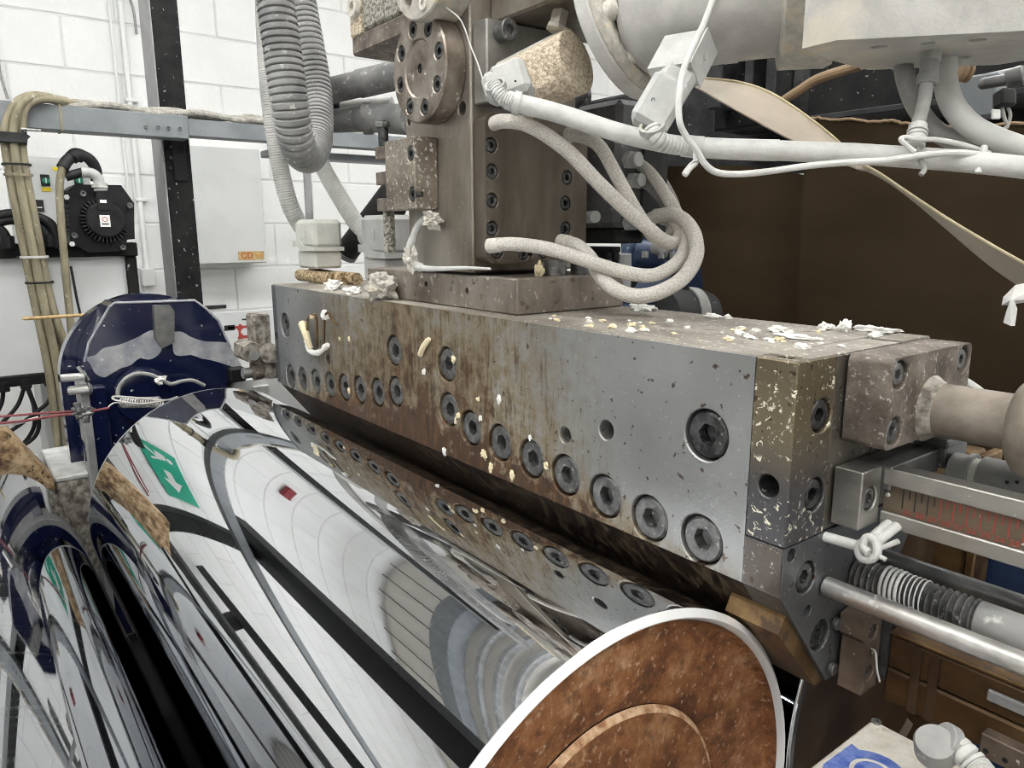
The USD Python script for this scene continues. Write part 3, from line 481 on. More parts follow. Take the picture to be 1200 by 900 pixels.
t.add('sleeve', cable([S(113, 212, -.02), S(112, 198, -.01), S(104, 186, 0), S(90, 181, .01), S(79, 188, .02), S(73, 197, .03)], .0175, 14), 'cable_black')
t.add('collar', tube(spline([S(96, 183, .005), S(89, 181.5, .01), S(84, 185, .015)], 6), .0215, 12), 'black_plain')
t.add('hose', cable([S(74, 194, .03), S(70, 215, .03), S(71, 250, .03), S(76, 310, .03), S(83, 380, .03), S(89, 440, .03), S(94, 500, .02), S(99, 552, .02)], .0115, 12), 'cable_beige')
t.done()
one('olive_cable', cable([P(54, 360, 'X', XS + .02), P(64, 400, 'X', XS + .02), P(76, 445, 'X', XS + .05), P(84, 490, 'X', XS + .05), P(97, 535, 'X', XS + .05), P(104, 560, 'X', XS + .05)], .0135, 12), 'cable_beige', 'olive stained cable leaning right beside the blue roll guard', 'cable')
one('thin_cable', cable([P(83, 312, 'X', XS + .03), P(90, 350, 'X', XS + .03), P(96, 378, 'X', XS + .03), P(97, 400, 'X', XS + .03)], .004, 8), 'cable_black', 'thin black wire running down beside the olive hose', 'wire')
for k, (pts, r_, lab) in enumerate((([(-6, 254), (14, 251), (40, 254), (58, 262), (67, 278), (68, 286)], .016, 'upper black cable arch left of the servo motor'), ([(-6, 262), (12, 258), (36, 262), (50, 270), (58, 284)], .014, 'second black cable arch left of the servo motor'), ([(-6, 268), (2, 270), (8, 280), (9, 286)], .014, 'short black cable arch at the left picture edge'))):
    t = Thing('rail_cable', lab, 'cable', 'black cables on the rail'); t.add('jacket', cable([S(x, y, .0) for x, y in pts], r_, 12), 'cable_black'); q = S(*pts[-1]); t.add('plug', cyl(q + Z * .025, q - Z * .014, r_ + .006, 10), 'black_plain'); t.done()
t = Thing('wall_conduit', 'thin white conduit running down the block wall to a small box', 'conduit')
c0 = [P(x, y, 'X', x0 + .012) for x, y in ((141, -30), (148, 60), (155, 150), (163, 240), (169, 322))]; zz = [c[2] for c in c0]; yy = np.mean([c[1] for c in c0])
t.add('pipe', cyl([x0 + .014, yy, zz[-1]], [x0 + .014, yy, z1], .012, 12), 'wall_paint')
t.add('cable', cable([[x0 + .01, yy - .05, z1 - .2], [x0 + .01, yy - .045, zz[2]], [x0 + .01, yy - .05, zz[-1]]], .006, 8), 'wall_paint')
for py in (118, 234): t.add('clip', box(x0, x0 + .03, yy - .02, yy + .035, P(150, py, 'X', x0)[2] - .007, P(150, py, 'X', x0)[2] + .007, .002), 'wall_paint')
t.add('box', box(x0, x0 + .04, yy - .03, yy + .03, zz[-1] - .055, zz[-1] + .03, .004), 'panel_grey'); t.done()
one('wall_wire', cable([P(148, -10, 'X', x0 + .02), P(156, 10, 'X', x0 + .02), P(160, 40, 'X', x0 + .01)], .006, 8), 'cable_grey', 'grey wire curving down beside the conduit on the wall', 'wire')
one('edge_wire', cable([P(-4, 50, 'X', x0 + .02), P(0, 85, 'X', x0 + .02), P(9, 116, 'X', x0 + .02)], .006, 8), 'cable_grey', 'grey wire on the wall at the left picture edge', 'wire')
# wall box with the orange mark, schematic board
t = Thing('wall_box', 'flat pale grey wall cabinet with a small orange emblem, right of the column', 'cabinet')
a, b = P(215, 175, 'X', x0 + .2), P(313, 308, 'X', x0 + .2)
bd = t.add('body', box(x0 + .004, x0 + .2, a[1], b[1], b[2], a[2] + .02, .004), 'panel_grey')
t.add('door', box(x0 + .2, x0 + .206, a[1] + .004, b[1] - .004, b[2] + .004, a[2] + .016, .002), 'panel_grey')
c = P(297, 299.5, 'X', x0 + .207); t.add('emblem_panel', box(x0 + .206, x0 + .2072, c[1] - .075, c[1] + .055, c[2] - .022, c[2] + .022, .0003), 'wood', parent=bd)
q = P(282.5, 303, 'X', x0 + .2072); t.add('emblem', lettering('CD', .030, q, Y, Z, .0008, bold=True), 'emblem_orange', parent=bd, smooth=False)
t.add('emblem_bar', box(x0 + .207, x0 + .2085, c[1] + .012, c[1] + .05, c[2] - .004, c[2] + .004, .0003), 'orange_print', parent=bd); t.done()
t = Thing('schematic_board', 'white board with a red line diagram on the wall left of the die', 'sign')
a, b = P(258, 367, 'X', x0 + .03), P(345, 440, 'X', x0 + .03)
bd = t.add('board', box(x0 + .004, x0 + .03, a[1] - .15, b[1] + .3, b[2] - .3, a[2], .002), 'panel_white')
def L(p, q, w=.005, m_='red_print'):
    p, q = P(*p, 'X', x0 + .0305), P(*q, 'X', x0 + .0305); t.add('diagram_line', box(x0 + .03, x0 + .0312, min(p[1], q[1]) - w, max(p[1], q[1]) + w, min(p[2], q[2]) - w, max(p[2], q[2]) + w, .0002), m_, parent=bd)
L((268, 384), (292, 383)); L((281, 385), (281, 394.5)); L((281, 396), (300, 393)); L((284, 375), (298, 373), .002, 'black_print'); L((266, 384.5), (272, 384), .014, 'black_print')
for px, py in ((280.5, 383.5), (281, 394)): t.add('diagram_dot', cyl(P(px, py, 'X', x0 + .03), P(px, py, 'X', x0 + .032), .018, 16), 'red_print', parent=bd)
q = P(293, 382.5, 'X', x0 + .03); t.add('diagram_dot', box(x0 + .03, x0 + .0315, q[1] - .016, q[1] + .016, q[2] - .018, q[2] + .018, .0003), 'red_print', parent=bd); t.done()
q = P(250, 360, 'X', x0 + .02); one('wall_slot', box(x0, x0 + .012, q[1] - .07, q[1] + .07, q[2] - .01, q[2] + .008, .003), 'black_print', 'narrow black slot fixed to the wall above the blue guard', 'bracket')
# exit sign and red lamp that only the rolls show
t = Thing('exit_sign', 'green exit sign with a white arrow on the left wall, mirrored in the roll', 'sign')
ex, ez = -1.08, .62
bd = t.add('board', box(x0 + .004, x0 + .03, ex - .22, ex + .22, ez - .15, ez + .15, .003), 'exit_green')
t.add('arrow', prism([(ex - .15, ez), (ex - .06, ez + .08), (ex - .06, ez + .03), (ex + .02, ez + .03), (ex + .02, ez - .03), (ex - .06, ez - .03), (ex - .06, ez - .08)], 'X', x0 + .03, x0 + .0325), 'white_plastic', parent=bd)
t.add('running_figure', cat(cyl([x0 + .03, ex + .14, ez + .08], [x0 + .0325, ex + .14, ez + .08], .022, 16), prism([(ex + .08, ez - .09), (ex + .13, ez + .05), (ex + .17, ez + .05), (ex + .18, ez - .02), (ex + .14, ez - .03), (ex + .19, ez - .1), (ex + .16, ez - .1), (ex + .12, ez - .03), (ex + .10, ez - .09)], 'X', x0 + .03, x0 + .0325)), 'white_plastic', parent=bd); t.done()
one('red_wall_lamp', box(x0 + .002, x0 + .06, -.30, -.06, 1.56, 1.63, .01), 'red_paint', 'red alarm lamp high on the left wall, mirrored in the roll', 'lamp')
t = Thing('overhead_beam', 'dark steel beam over the operator side, mirrored in the roll', 'beam')
t.add('box_section', box(-3.2, .5, -1.34, -1.0, .90, 1.05, .006), 'black_plain'); t.add('leg', box(-3.1, -2.98, -1.3, -1.18, z0, .90, .006), 'black_plain'); t.add('leg', box(.38, .5, -2.4, -2.28, z0, 1.05, .006), 'black_plain'); t.add('arm', box(.38, .5, -2.4, -1.34, .92, 1.05, .006), 'black_plain'); t.done()
one('guard_rail', cat(box(-3.6, .4, -1.88, -1.80, .14, .26, .006), box(-3.0, -2.92, -1.88, -1.80, z0, .14, .006), box(.2, .28, -1.88, -1.80, z0, .14, .006)), 'black_plain', 'black guard rail on the operator side, mirrored low in the roll', 'rail')
t = Thing('ceiling_beam', 'dark beam across the ceiling, mirrored as an arch in the roll', 'beam'); t.add('beam', box(-2.96, -2.76, y0, y1, z1 - .16, z1, .005), 'grey_paint')
for k in range(4): t.add('purlin', box(-2.62 + .16 * k, -2.58 + .16 * k, y0, y1, z1 - .05, z1, .003), 'steel_edge')
t.done()
for k in range(7): one('ceiling_wire', cyl([x0, -2.2 + .36 * k, z1 - .05], [-2.96, -2.2 + .36 * k, z1 - .05], .010, 8), 'black_plain', 'thin dark rail running along the ceiling, mirrored in the roll', 'rail', 'ceiling rails')
one('added_dark_block', box(-2.3, -1.55, -1.75, -.60, z0, -.06, .02), 'dark_machine', 'added dark block out of view beyond the left roll, darkens what the rolls mirror', 'blocker')  # unseen block added to darken the reflections in the rolls
t = Thing('added_bed', 'added dark base under and between the rolls, darkens what they mirror', 'machine part'); t.add('bed', box(-1.75, .25, -1.0, .72, z0, -.63, .01), 'black_plain'); t.add('added_skirt', box(-1.30, .0, -1.02, -.90, -.63, -.35, .01), 'black_plain'); t.done()  # dark base and skirt added to darken the undersides of the rolls

# ------------------------------------------------------------------ rolls
RY, RZ, RR = -.1366, -.2257, .2329
XE, XF = -.0393, -1.1426
t = Thing('chrome_roll', 'large mirror polished chrome roll below the die, its near end rusted', 'roller')
rc = np.array([0, RY, RZ])
t.add('shell', lathe([(RR - .004, XF), (RR, XF + .003), (RR, XE - .0035), (RR - .0015, XE - .002)], rc, X, 220), 'chrome', smooth=40)
t.add('end_band', lathe([(RR - .03, XF - .012), (RR - .006, XF - .012), (RR - .001, XF - .006), (RR - .001, XF + .0005), (RR - .004, XF + .001)], rc, X, 140), 'steel_edge', smooth=40)
t.add('rim', lathe([(RR - .003, XE - .0036), (RR - .0003, XE - .0034), (RR - .0006, XE - .0028), (RR - .0050, XE + .0014), (RR - .0066, XE + .002), (RR - .0085, XE + .0005), (RR - .012, XE - .006)], rc, X, 220), 'rim_reflection_white', smooth=40)
pr = [(RR - .0115, XE - .004), (RR - .016, XE - .014), (RR - .030, XE - .018), (.2090, XE - .020), (.2075, XE - .027), (.2045, XE - .027), (.203, XE - .018), (.170, XE - .017), (.145, XE - .020), (.139, XE - .024)]
def dense(pf, k=6):
    pf = np.array(pf); return [tuple(pf[i] + (pf[i + 1] - pf[i]) * j / k) for i in range(len(pf) - 1) for j in range(k)] + [tuple(pf[-1])]
q = lathe(dense(pr), rc, X, 200); q.vertices[:, 0] += .0016 * (meshkit.fbm(q.vertices * 55, 3, 4) - .5) * (q.vertices[:, 0] < XE - .006)
t.add('end_plate', q, 'rust', smooth=60)
t.add('boss_edge', lathe([(.1395, XE - .0225), (.1372, XE - .0182), (.1342, XE - .0176)], rc, X, 120), 'rust_light', smooth=60)
t.add('boss', lathe(dense([(.134, XE - .0178), (.06, XE - .017), (.0, XE - .017)]), rc, X, 120), 'rust', smooth=60)
t.add('shaft', cyl([XF - .2, RY, RZ], [XF + .01, RY, RZ], .07, 40), 'dark_steel'); t.done()
AY, AZ, AR, AX = -.588, -.335, .223, -1.46
t = Thing('left_roll', 'second chrome roll at the left, lying lower and nearer than the big one', 'roller')
ac = np.array([0, AY, AZ])
t.add('shell', lathe([(0, AX + .001), (AR - .003, AX), (AR, AX + .003), (AR, -.06), (AR - .003, -.057), (0, -.058)], ac, X, 220), 'chrome_dull', smooth=40)
t.add('shaft', cyl([AX - .15, AY, AZ], [AX + .01, AY, AZ], .06, 40), 'dark_steel'); t.done()
BY = .0963 + .0963 + .1366 + .004
t = Thing('rear_roll', 'rear roll behind the die lip with a dark rusty end and a grey rim', 'roller')
bc = np.array([0, BY, RZ])
t.add('shell', lathe([(RR - .004, XF), (RR, XF + .003), (RR, XE - .004), (RR - .003, XE)], bc, X, 160), 'chrome', smooth=40)
t.add('rim', lathe([(RR - .003, XE), (RR - .009, XE + .0005), (RR - .010, XE - .004)], bc, X, 160), 'dark_steel', smooth=40)
t.add('end_plate', lathe(dense([(RR - .0095, XE - .003), (RR - .016, XE - .010), (.14, XE - .012), (.136, XE - .02), (0, XE - .02)]), bc, X, 120), 'roll_face', smooth=40)
t.add('shaft', cyl([XF - .15, BY, RZ], [XF + .01, BY, RZ], .07, 40), 'dark_steel'); t.done()
# bearing plates and frame at the far ends of the rolls
XP = AX - .012
t = Thing('bearing_plate', 'rusty brown bearing plate at the far end of the left roll', 'plate')
pl = [P(-130, 470, 'X', XP)[1:], P(0, 503, 'X', XP)[1:], P(12, 509, 'X', XP)[1:], P(63, 562, 'X', XP)[1:], P(68, 592, 'X', XP)[1:], P(66, 700, 'X', XP)[1:], (AY, AZ - .2), P(-300, 700, 'X', XP)[1:]]
t.add('plate', prism(pl, 'X', XP - .09, XP), 'rust_plate', smooth=False)
q = P(2, 549, 'X', XP); t.add('bolt', screw(q, X, .016, .014), 'screw_grey'); t.done()
XW = -1.485
t = Thing('roll_frame', 'rough grey frame block between the two chrome rolls', 'frame')
a, b = P(66, 566, 'X', XW), P(106, 560, 'X', XW)
t.add('block', box(XW - .26, XW, a[1], b[1] + .003, z0, a[2], .003), 'frame_rough')
t.add('cover', box(XW - .27, XW + .002, a[1] - .002, b[1] + .12, a[2], a[2] + .012, .003), 'frame_top')
t.add('bearing_block', box(XW - .24, XW - .02, b[1] + .003, RY + .12, z0, a[2] - .035, .005), 'frame_rough'); t.done()
one('frame_pipe', cyl(P(40, 545, 'X', -1.75), P(150, 541, 'X', -1.75), .028, 24), 'steel_edge', 'grey horizontal pipe behind the hanging cables and the rolls', 'pipe')
# blue guard of the roll drive
XQ = -1.47
def G(px, py, dx=0.): return P(px, py, 'X', XQ + dx)[1:]
t = Thing('blue_guard', 'glossy dark blue round guard with dusty patches at the far end of the roll', 'guard')
gc = G(178, 440)
import shapely
def disc2(c, r): return shapely.Point(*c).buffer(r, 48)
lower = shapely.box(gc[0] - .165, -.62, gc[0] + .165, gc[1])
t.add('rear_disc', prism(shapely.union_all([disc2(G(177, 436, -.115), .186), lower]), 'X', XQ - .16, XQ - .115), 'blue_gloss')
fo = [G(*q) for q in ((98, 470), (99, 424), (104, 402), (128, 360), (134, 355), (228, 352), (242, 362), (256, 376), (270, 407), (284, 432), (284, 447), (266, 449), (266, 540), (160, 560), (100, 540))]
fr = t.add('front_housing', prism(fo, 'X', XQ - .11, XQ), 'blue_gloss', smooth=False)
rim_o = np.array([G(*q) for q in ((99, 424), (104, 402), (128, 360), (134, 355), (228, 352), (242, 362), (256, 376), (270, 407))])
t.add('edge_flange', tube(np.c_[np.full(len(rim_o), XQ + .001), rim_o], .0028, 8), 'blue_dusty')
t.add('rib', prism([G(*q) for q in ((178, 357), (197, 357), (202, 364), (202, 400), (188, 407), (180, 395))], 'X', XQ, XQ + .02), 'dark_steel')
for pl in (((99, 420), (112, 417), (122, 409), (140, 405), (160, 397), (179, 388), (188, 400), (187, 412), (176, 420), (163, 419), (152, 427), (140, 431), (128, 438), (121, 441), (112, 436), (106, 425)), ((203, 390), (213, 390), (224, 396), (240, 401), (262, 402), (268, 406), (282, 430), (270, 428), (258, 424), (247, 421), (236, 419), (224, 415), (210, 416), (204, 411))):
    t.add('dusty_patch', prism(shapely.Polygon(spline([[0, *G(*q)] for q in pl + pl[:1]], 5)[:-1, 1:]).buffer(.002), 'X', XQ, XQ + .0012), 'blue_dusty', parent=fr, label='pale worn and dusty patch')
t.add('hub', lathe([(.062, 0), (.060, .022), (.05, .026), (0, .026)], np.r_[XQ, G(169, 462)], X, 40), 'blue_gloss')
t.add('side_block', box(XQ - .06, XQ + .03, G(266, 440)[0], G(284, 440)[0], G(270, 446)[1], G(270, 430)[1], .003), 'black_plain')
t.add('left_post', box(XQ - .12, XQ + .02, G(106, 500)[0], G(128, 500)[0], -.6, G(112, 452)[1], .003), 'blue_gloss')
t.add('left_rail', box(XQ - .05, XQ + .03, G(97, 500)[0], G(107, 500)[0], -.6, G(100, 446)[1], .002), 'steel_edge'); t.done()
t = Thing('guard_stud', 'upper of two steel studs sticking out left of the blue guard', 'stud'); t.add('shank', cyl(P(72, 443, 'X', -1.44), P(101, 441, 'X', -1.42), .0085, 16), 'rod_steel'); t.add('washer', cyl(P(98, 441.5, 'X', -1.42), P(101, 441, 'X', -1.42), .013, 16), 'screw_grey'); t.done()
t = Thing('guard_stud', 'lower of two steel studs sticking out left of the blue guard', 'stud'); t.add('shank', cyl(P(81, 458, 'X', -1.44), P(107, 455, 'X', -1.42), .0095, 16), 'rod_steel'); t.add('washer', cyl(P(103, 455.5, 'X', -1.42), P(106, 455, 'X', -1.42), .014, 16), 'screw_grey'); t.done()
one('bent_rod', cable([P(91, 430, 'X', -1.42), P(98, 438, 'X', -1.42), P(104, 446, 'X', -1.42)], .0035, 8), 'rod_steel', 'short bent steel rod above the guard studs', 'rod')
one('guard_wire', cable([P(138, 466, 'X', -1.43), P(139, 455, 'X', -1.43), P(147, 444, 'X', -1.43), P(160, 438, 'X', -1.43), P(176, 439, 'X', -1.43), P(187, 444, 'X', -1.43), P(200, 450, 'X', -1.43), P(212, 447, 'X', -1.43), P(226, 446, 'X', -1.43), P(240, 452, 'X', -1.43)], .0042, 10), 'cable_grey', 'pale wire arching across the front of the blue guard', 'wire')
for k, (px, py) in enumerate(((190, 444), (187, 447))): one('tape_knot', crumb(P(px, py, 'X', -1.425), (.007, .008, .008), 30 + k), 'crumb', ['knot of white tape on the arched wire', 'small lower tape knot under the arched wire'][k], 'tape')
# tension spring and red cords
t = Thing('tension_spring', 'steel coil spring with long wire hooks in front of the blue guard', 'spring')
a, b = P(143, 472, 'X', -1.30), P(188, 471, 'X', -1.24); th = np.linspace(0, 2 * math.pi * 15, 260); u, v, w = frame(b - a)
t.add('coil', tube(a + np.linspace(0, 1, 260)[:, None] * (b - a) + .0095 * (np.cos(th)[:, None] * u + np.sin(th)[:, None] * v), .0016, 7), 'steel_wire')
t.add('hook', cable([P(192, 470, 'X', -1.22), P(165, 473, 'X', -1.25), P(140, 470, 'X', -1.27), P(132, 467, 'X', -1.28), P(134, 464.5, 'X', -1.28), P(145, 465, 'X', -1.27), P(170, 467, 'X', -1.25), P(192, 469, 'X', -1.22), P(200, 468, 'X', -1.2), P(208, 465, 'X', -1.19)], .0019, 8), 'steel_wire')
t.add('eye', cable([P(143, 473, 'X', -1.3), P(135, 472, 'X', -1.3), P(129, 475, 'X', -1.3), P(127, 478, 'X', -1.3)], .0016, 8), 'steel_wire'); t.done()
one('red_string', cable([P(-10, 489, 'X', -1.32), P(40, 485, 'X', -1.31), P(90, 482, 'X', -1.31)], .0022, 8), 'red_cord', 'upper dark red cord stretched to the spring from the left', 'cord')
one('red_string', cable([P(-10, 497, 'X', -1.30), P(30, 493, 'X', -1.30), P(60, 488, 'X', -1.30), P(95, 484, 'X', -1.30), P(128, 478, 'X', -1.30)], .0025, 8), 'red_cord', 'lower dark red cord tied to the spring hook', 'cord')
one('white_string', cable([P(-10, 499, 'X', -1.305), P(20, 496, 'X', -1.305), P(45, 489, 'X', -1.305)], .0028, 8), 'cable_white', 'thin white cord running under the red cords', 'cord')
t = Thing('cord_clamp', 'grey wire rope clip holding the red cords beside the blue guard', 'clip'); c = P(97, 484, 'X', -1.30)
t.add('saddle', crumb(c, (.012, .018, .014), 41), 'dark_steel'); t.add('nut', cyl(c + [0, -.008, .008], c + [0, -.008, .022], .007, 6), 'screw_grey'); t.add('nut', cyl(c + [0, .004, -.02], c + [0, .004, -.006], .007, 6), 'screw_grey'); t.done()
one('wood_stick', tube(spline([P(25, 373.5, 'X', -2.36), P(45, 372.5, 'X', -2.36), P(70, 371, 'X', -2.36), P(102, 369, 'X', -2.36)], 6), np.r_[.002, np.full(17, .0055), .004], 8), 'wood', 'thin wooden stick held across the hanging cable bundle', 'stick')
# small fittings between guard and die
XM = -1.30
t = Thing('die_bracket', 'oily grey bracket with round bosses between blue guard and die', 'bracket')
a, b = P(296, 369, 'X', XM), P(322, 420, 'X', XM)
t.add('upright', box(XM - .05, XM, a[1], b[1] - .004, b[2] - .03, a[2], .004), 'frame_rough')
t.add('lug', prism([P(*q, 'X', XM + .03)[1:] for q in ((286, 406), (294, 401), (304, 403), (312, 409), (312, 425), (304, 428), (290, 424), (286, 420))], 'X', XM - .04, XM + .03), 'frame_rough')
t.add('boss', cyl(P(298, 417, 'X', XM), P(298, 417, 'X', XM + .05), .011, 20), 'screw_grey'); t.add('boss', cyl(P(316, 414, 'X', XM), P(316, 414, 'X', XM + .05), .022, 24), 'frame_rough')
t.add('pin', cyl(P(300, 436, 'X', XM + .01), P(284, 438, 'X', XM + .01), .012, 18), 'rod_steel'); t.add('tip', cyl(P(306, 434, 'X', XM + .02), P(296, 436, 'X', XM + .02), .019, 20), 'fitting_dusty')
t.add('stem', cyl(P(316, 425, 'X', XM + .02), P(316, 442, 'X', XM + .02), .019, 20), 'frame_rough'); t.done()
t = Thing('guide_rail', 'white painted rail below the bracket left of the die', 'rail')
a, b = P(270, 446, 'X', -1.5), P(330, 446, 'X', -1.5); t.add('rail', box(-1.6, -1.5, a[1], b[1] + .5, a[2] - .12, a[2], .004), 'panel_white'); t.add('strip', box(-1.5, -1.49, a[1] + .05, a[1] + .09, a[2] - .1, a[2] - .02, .002), 'frame_top'); t.done()

# ------------------------------------------------------------------ the die
DL, DD, DH, TS, EB = 1.1456, .2236, .2, .0385, .0444
LY, LZ = .086, -.11
body = [(0, 0), (0, DH), (DD, DH), (DD, 0), (DD - LY, LZ), (LY, LZ)]
low_screws = [(340.5, 441), (354, 444), (370, 447.5), (386, 451), (403, 454), (421, 457), (442, 460), (463, 459), (525, 480), (551, 502), (585, 519), (622, 538), (662, 557), (708, 582), (760, 608), (821, 633)]
top_screws = [(334, 381), (461, 411), (523, 427), (827, 510)]
sp = [P(*q, 'Y', 0) for q in low_screws + top_screws]
holes = [drill(c, -Y, .0240, .024, 40) for c in sp]
small = [((710, 504), .0105), ((662, 510), .0092), ((384, 421.5), .0095)]
holes += [drill(P(*q, 'Y', 0), -Y, r, .05, 28) for q, r in small]
t = Thing('extrusion_die', 'long stained steel flat die with rows of socket screws above the chrome roll', 'machine part', base=(-DL / 2, DD / 2, LZ))
q = arr(carve(prism(body[:4], 'X', -DL, -TS), holes))
t.add('lip_wedge', prism([(0, -.0002), (DD, -.0002), (DD - LY, LZ), (LY, LZ)], 'X', -DL, -TS), 'burnt_shaded_steel', smooth=25, label='burnt sloping underside with the lip')
# the dusty top is a thin skin of its own
t.add('die_body', q, 'die_steel', smooth=25)
skin = cat(prism([(.004, 0), (DD - .002, 0), (DD - .002, .0006), (.006, .0006)], 'X', -DL - .02, -TS - .001), prism([(.0605, 0), (DD - .056, 0), (DD - .056, .0006), (.0605, .0006)], 'X', -TS + .0005, -.002)); skin.apply_translation([0, 0, DH])
ep_top = prism([(.0012, 0), (.0055, 0), (.0055, .0006), (.0012, .0006)], 'X', -TS + .001, -.001); ep_top2 = prism([(.0185, 0), (.0575, 0), (.0575, .0006), (.0185, .0006)], 'X', -TS + .001, -.001)
for q_ in (ep_top, ep_top2): q_.apply_translation([0, 0, DH + .0006])
skin = cat(skin, ep_top, ep_top2)
t.add('dusty_top', skin, 'die_top', smooth=False, label='top face under brown dust')
for k, c in enumerate(sp):
    big = k == len(sp) - 1 or 12 <= k < 16
    t.add('screw', screw(c, -Y, .0216, -.0028 if not big else -.0022, hexr=.0108, depth=.013, sunk=.022, n=30, turn=rng.uniform(0, 1)), 'screw_grey' if k != 19 else 'screw_black')
thr = P(662, 510, 'Y', 0); th = np.linspace(0, 2 * math.pi * 7, 150); t.add('thread', tube(np.stack([thr[0] + .0088 * np.cos(th), np.linspace(.002, .03, 150), thr[2] + .0088 * np.sin(th)], 1), .0009, 6), 'dark_steel')
# far end plate
q = carve(box(-DL - .022, -DL, .0, DD, 0, DH, .002), [drill(np.array([-DL - .0115, 0, P(322, 394, 'Y', 0)[2]]), -Y, .008, .02, 20)])
t.add('far_end_plate', q, 'lip_end', smooth=25)
# near end plates
eh = [drill(P(900, 570, 'Y', -.0008), -Y, .0098, .03, 28), drill(P(963, 487, 'X', 0), X, .0150, .02, 32), drill(P(955, 580, 'X', 0), X, .0150, .02, 32)]
slot = man(box(-.026, -.012, .008, .016, DH - .01, DH + .01, .0005))
q = carve(box(-TS + .0004, 0, -.0008, .058, EB, DH + .0006, .0012), eh + [slot])
ep = t.add('end_plate', q, 'end_steel', smooth=25, label='brown end plate speckled with white resin')
t.add('end_block', box(-TS + .0004, -.0012, .0585, DD - .002, EB + .0005, DH, .0012), 'end_face', label='dark end block behind the brown end plate')
ec = t.add('end_cap', box(-.030, .0, DD - .055, DD + .001, DH - .032, DH + .0016, .001), 'end_face'); t.add('cap_dust', box(-.029, -.001, DD - .054, DD, DH + .0016, DH + .002, .0001), 'die_top', parent=ec)
lh = [drill(P(945, 677, 'X', 0), X, .0150, .02, 32), drill(P(961, 745, 'X', 0), X, .0150, .02, 32), drill(P(928, 651, 'X', 0), X, .0062, .02, 20), drill(P(947, 716, 'X', 0), X, .0055, .02, 20)]
lowp = [(0, 0), (0, EB - .0006), (DD, EB - .0006), (DD, 0), (DD - LY, LZ), (LY, LZ)]
le = t.add('lip_end_plate', carve(prism(lowp, 'X', -TS + .0004, -.0002), lh), 'lip_end', smooth=25, label='blue grey end plate of the die lip')
for (px, py), par in (((963, 487), ep), ((955, 580), ep), ((945, 677), le), ((961, 745), le)):
    t.add('end_screw', screw(P(px, py, 'X', 0), X, .0128, -.002, hexr=.0068, depth=.010, sunk=.018, n=28, turn=rng.uniform(0, 1)), 'screw_black')
t.add('lip_front', box(-TS + .0012, -.0012, -.0007, .0002, .0015, EB - .0012, .0002), 'lip_front', parent=le)
# brass wedge under the sloping front of the lip
n_ = np.array([LZ, -LY]) / math.hypot(LY, LZ); s_ = np.array([LY, LZ]) / math.hypot(LY, LZ); Lm = math.hypot(LY, LZ)
w = [s_ * .030, s_ * .030 + n_ * .004, s_ * .036 + n_ * .017, s_ * (Lm - .004) + n_ * .011, s_ * (Lm + .004), s_ * (Lm - .002)]
t.add('lip_bar', prism([tuple(q) for q in w], 'X', -.060, -.005), 'brass_old', smooth=False, label='brown brass bar along the die lip')
t.done()
# a few turns of resin thread, wire stubs and crumbs stuck to the front of the die
t = Thing('wire_stub', 'left twisted pair of bare copper wires sticking from the die front', 'wire'); t.add('wire', cable([P(362, 406, 'Y', -.004), P(360, 385, 'Y', -.012), P(361, 374, 'Y', -.012), P(366, 369, 'Y', -.012), P(371, 374, 'Y', -.01), P(371.5, 406, 'Y', -.003)], .0022, 8), 'brass_old'); t.add('tip', crumb(P(366, 371, 'Y', -.012), (.006, .005, .004), 9), 'crumb_cream'); t.done()
t = Thing('wire_stub', 'right copper wire stub with a white tip on the die front', 'wire'); t.add('wire', cable([P(379.5, 405, 'Y', -.003), P(380, 390, 'Y', -.01), P(381, 371, 'Y', -.012), P(385, 367, 'Y', -.012), P(390, 376, 'Y', -.01), P(396, 381, 'Y', -.003)], .002, 8), 'brass_old'); t.add('tip', crumb(P(380.5, 369, 'Y', -.012), (.007, .006, .010), 8), 'crumb'); t.done()
t = Thing('paper_scrap', 'cream scrap of torn plastic hanging on the left of the die front', 'scrap')
t.add('strip', tube(spline([P(354, 379, 'Y', -.012), P(358, 390, 'Y', -.014), P(361, 400, 'Y', -.012), P(364, 408, 'Y', -.008)], 6), np.linspace(.0075, .005, 19), 8), 'crumb_cream')
t.add('hanger', tube(spline([P(359, 399, 'Y', -.01), P(363, 411, 'Y', -.010), P(374, 413, 'Y', -.010), P(384, 404, 'Y', -.008)], 6), .0038 + .002 * rng.random(19), 8), 'crumb'); t.done()
t = Thing('cream_flake', 'cream flake of plastic stuck slanting between two screws of the die front', 'scrap'); t.add('flake', tube(spline([P(492, 417, 'Y', -.003), P(496, 407, 'Y', -.004), P(503, 397, 'Y', -.003)], 6), np.r_[.002, np.full(11, .0042), .003], 8), 'crumb_cream'); t.done()
spots = [(497, 436), (403, 450), (409, 458), (398, 477), (428, 500), (560, 468), (563, 490), (568, 533), (575, 548), (557, 570), (600, 557), (640, 546), (621, 513), (534, 493), (537, 487), (453, 513), (398, 397), (409, 397), (585, 468), (516, 414), (531, 421), (436, 461), (566, 531), (508, 526), (521, 529)]
for k, q in enumerate(spots):
    c = P(*q, 'Y', -.0008); s = rng.uniform(.0022, .0045)
    if c[2] < .004 or min(np.hypot(c[0] - p_[0], c[2] - p_[2]) for p_ in sp) < .020: continue
    one('front_crumb', crumb(c, (s, .002, s * rng.uniform(.8, 1.8)), 60 + k), 'crumb_cream' if k % 3 else 'crumb', 'small pale crumb of resin stuck to the stained die front', 'crumb', 'resin crumbs on the die front', smooth=False)

